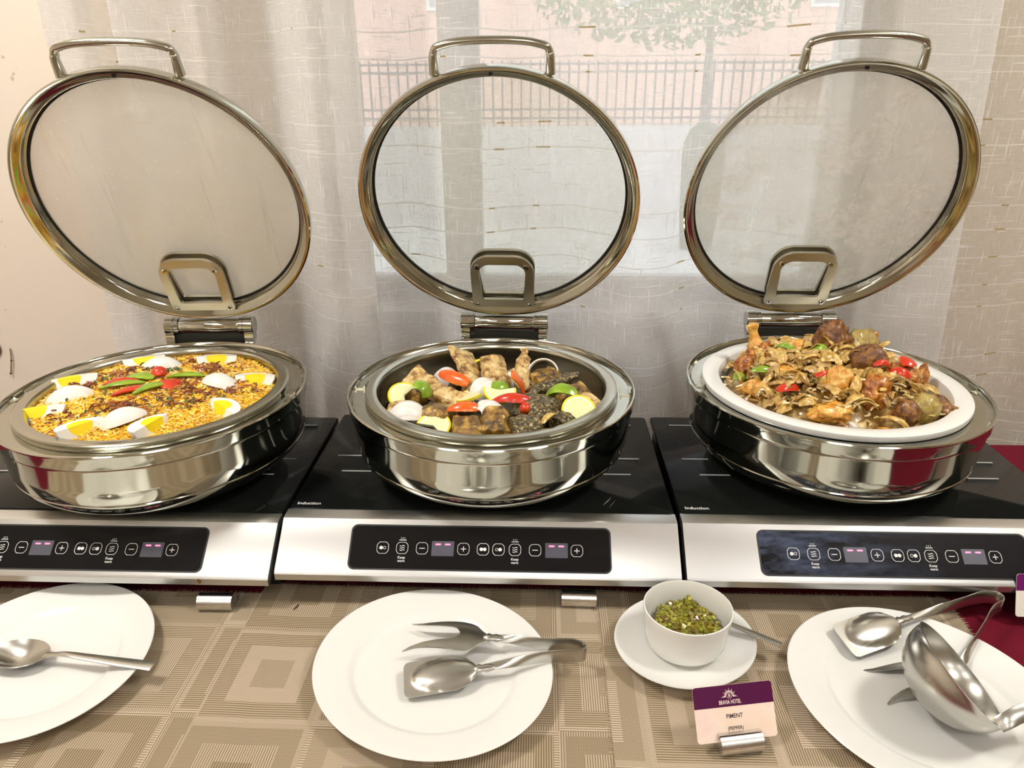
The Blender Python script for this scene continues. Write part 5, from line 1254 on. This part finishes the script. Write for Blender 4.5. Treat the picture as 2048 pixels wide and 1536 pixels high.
tongs('steel spatula and fork tongs half under the ladle on the right plate', (.45, .69, z0),
      (.020, -.046, .0125), (-.99, -.16), .06, (-.013, .024, .0270), (-.90, -.36), -.30,
      [(.044, -.024, .0220), (.080, .0130, .0300)], [(.040, .044, .0280), (.080, .058, .0300)], [(.105, .0400, .0310), (.124, .0520, .0310), (.128, .0610, .0310), (.122, .0680, .0310), (.105, .0665, .0310)], .0, .06)
# ladle on its side
ld = thing('ladle', 'steel soup ladle lying on the tongs on the right plate', 'ladle', (.439, .593, z0 + .0640))
R_ = .0575; nrm = Vector((.680, -.066, .730)).normalized(); ax = nrm.orthogonal().normalized()
Ml = frame((0, 0, 0), ax, nrm.cross(ax), nrm)
pr = [(R_ * math.sin(a), -R_ * .88 * math.cos(a)) for a in [PI / 2 * k / 16 for k in range(17)]]
pi_ = [((R_ - .0013) * math.sin(a), -(R_ - .0013) * .88 * math.cos(a)) for a in [PI / 2 * k / 16 for k in range(17)]]
MB().lathe(pr + [(R_ + .0008, .0012), (R_ - .0014, .0012)] + pi_[::-1], 72, Ml).build('ladle_bowl', M_cut, ld, True, 40)
P = smoothpath([(.0215, -.0405, -.0262), (.031, -.0395, -.0200), (.047, -.035, -.0150), (.075, -.030, -.012), (.14, -.022, -.008), (.26, -.006, -.004)], 6)
MB().ribbon(P, [Vector((-.05, .75, .65))] * len(P), lerp_list([.015, .0155, .016, .016, .017, .018], 6), .0022).build('handle', M_cut, ld, True, 40)

# ------------------------------------------------------------------ card holders and name cards
def holder(x, y, rz, label):
    h = thing('card_holder', label, 'card holder', (x, y, MATZ), rz, 'small steel card holders')
    out = []
    for k in range(25):
        a = math.radians(-50 + 280 * k / 24); out.append((.0115 * math.cos(a), .0088 + .0115 * math.sin(a)))
    out = [(px, max(0.0, pz)) for px, pz in out]
    # slot cut in the crown, leaning back
    res = []
    for px, pz in out:
        res.append((px, pz))
    slot = [(.0022, .0200), (.0006, .0120), (-.0006, .0120), (.0008, .0203)]
    poly = [p for p in res if p[0] > .0022 or p[1] < .012] ; left = [p for p in res if not (p[0] > .0022 or p[1] < .012)]
    poly = [p for p in res if math.degrees(math.atan2(p[1] - .0088, p[0])) < 80 and p[1] > 0 and p[0] > 0]
    ang = sorted([(math.degrees(math.atan2(p[1] - .0088, p[0])) % 360, p) for p in res])
    ring_ = [p for a, p in ang if a <= 76] + slot + [p for a, p in ang if 86 <= a <= 230] + [p for a, p in ang if a >= 310]
    MB().loft([[(-.0225, -py, pz) for py, pz in ring_], [(.0225, -py, pz) for py, pz in ring_]]).build('holder_body', M_holder, h, True, 50)
    return h
holder(-.416, .747, .02, 'empty steel card holder on the left placemat, below the left hob')
holder(.055, .768, -.02, 'empty steel card holder at the top right corner of the middle placemat')
holder(.2080, .5500, .17, 'steel card holder gripping the PIMENT card in front of the saucer')
holder(.640, .7450, .02, 'steel card holder at the right edge, gripping a cut-off name card')
M_peach = simple('peach_card', (.90, .72, .60), .35, spec=.4)
def peach_mat():
    m, nt, b = new_mat('peach_card_print')
    f = noise_tex(nt, 26, 3, .5); lk(nt, ramp(nt, f, [(.35, (.90, .70, .55)), (.55, (.92, .76, .66)), (.72, (.88, .66, .62))]), b.inputs['Base Color'])
    b.inputs['Roughness'].default_value = .3; return m
M_peach = peach_mat()
M_ivory = simple('ivory_card', (.90, .87, .78), .3); M_plum = simple('plum_band', (.085, .004, .055), .25); M_plum2 = simple('bright_plum_band', (.16, .008, .14), .25)
M_black_print = simple('black_print', (.03, .02, .02), .6); M_cream_print = simple('cream_print', (.90, .74, .68), .5)
def name_card(loc, rz, tilt, label, body, band, lines):
    W, H_, r_ = .0850, .0540, .0035
    c = thing('name_card', label, 'name card', loc)
    c.rotation_euler = (math.radians(90 - tilt), 0, rz)
    MB().prism(rrect(W, H_, r_, 5, 0, H_ / 2), -.0008, 0).build('card', body, c, True, 50)
    bandpts = [(-W / 2, .0330)] + [(W / 2, .0330)] + [p for p in rrect(W, H_, r_, 5, 0, H_ / 2)[:12]]
    MB().prism(bandpts, 0, .00012).build('header_band', band, c, False)
    mb = MB(); cx, cy = -.004, .0432
    for k in range(13):
        a = math.radians(k * 15); rr0, rr1 = .0036, (.0078 if k % 2 == 0 else .0062); w = .0005
        dx, dy = math.cos(a), math.sin(a)
        mb.prism([(cx + dx * rr0 - dy * w, cy + dy * rr0 + dx * w), (cx + dx * rr0 + dy * w, cy + dy * rr0 - dx * w), (cx + dx * rr1, cy + dy * rr1)][::-1], .00012, .0002)
    for s in (-1, 1): mb.prism([(cx + s * .0038, cy - .0002), (cx + s * .0095, cy - .0012), (cx + s * .0038, cy - .0010)], .00012, .0002)
    circ = [(cx + .0028 * math.cos(2 * PI * i / 20), cy + .0002 + .0028 * math.sin(2 * PI * i / 20)) for i in range(20)]
    mb.ringprism(circ, [(cx + (x - cx) * .9, cy + (y - cy) * .9) for x, y in circ], .00012, .0002)
    mb.build('emblem', M_cream_print, c, False)
    obj('lettering', text_mesh('B', .0042, M_cream_print), c, (cx, cy + .0002, .0002))
    obj('lettering', text_mesh('BRAVIA HOTEL', .0056, M_cream_print, .0235), c, (-.004, .0372, .0002))
    for txt, s_, w, y in lines: obj('lettering', text_mesh(txt, s_, M_black_print, w), c, (-.001, y, .0001))
    return c
name_card((.2065, .5488, MATZ + .0120), .165, 33, 'peach and plum card reading PIMENT (PEPPER) in front of the saucer', M_peach, M_plum, [('PIMENT', .0060, .0175, .0235), ('(PEPPER)', .0050, .0165, .0118)])
name_card((.6390, .7450, MATZ + .0125), .02, 20, 'ivory and purple name card cut by the right edge, beside the tongs', M_ivory, M_plum2, [])

cr = MB().tube([(0, 0, 0), (.002, .004, .0006), (.004, .010, .0004)], [.0008, .0014, .0006], 8, .8).build('crumb', simple('brown_crumb', (.06, .03, .015), .6), None, True, 60, (-.315, .744, MATZ + .0008))
tag(cr, 'small dark brown crumb lying on the middle placemat near its left corner', 'crumb')
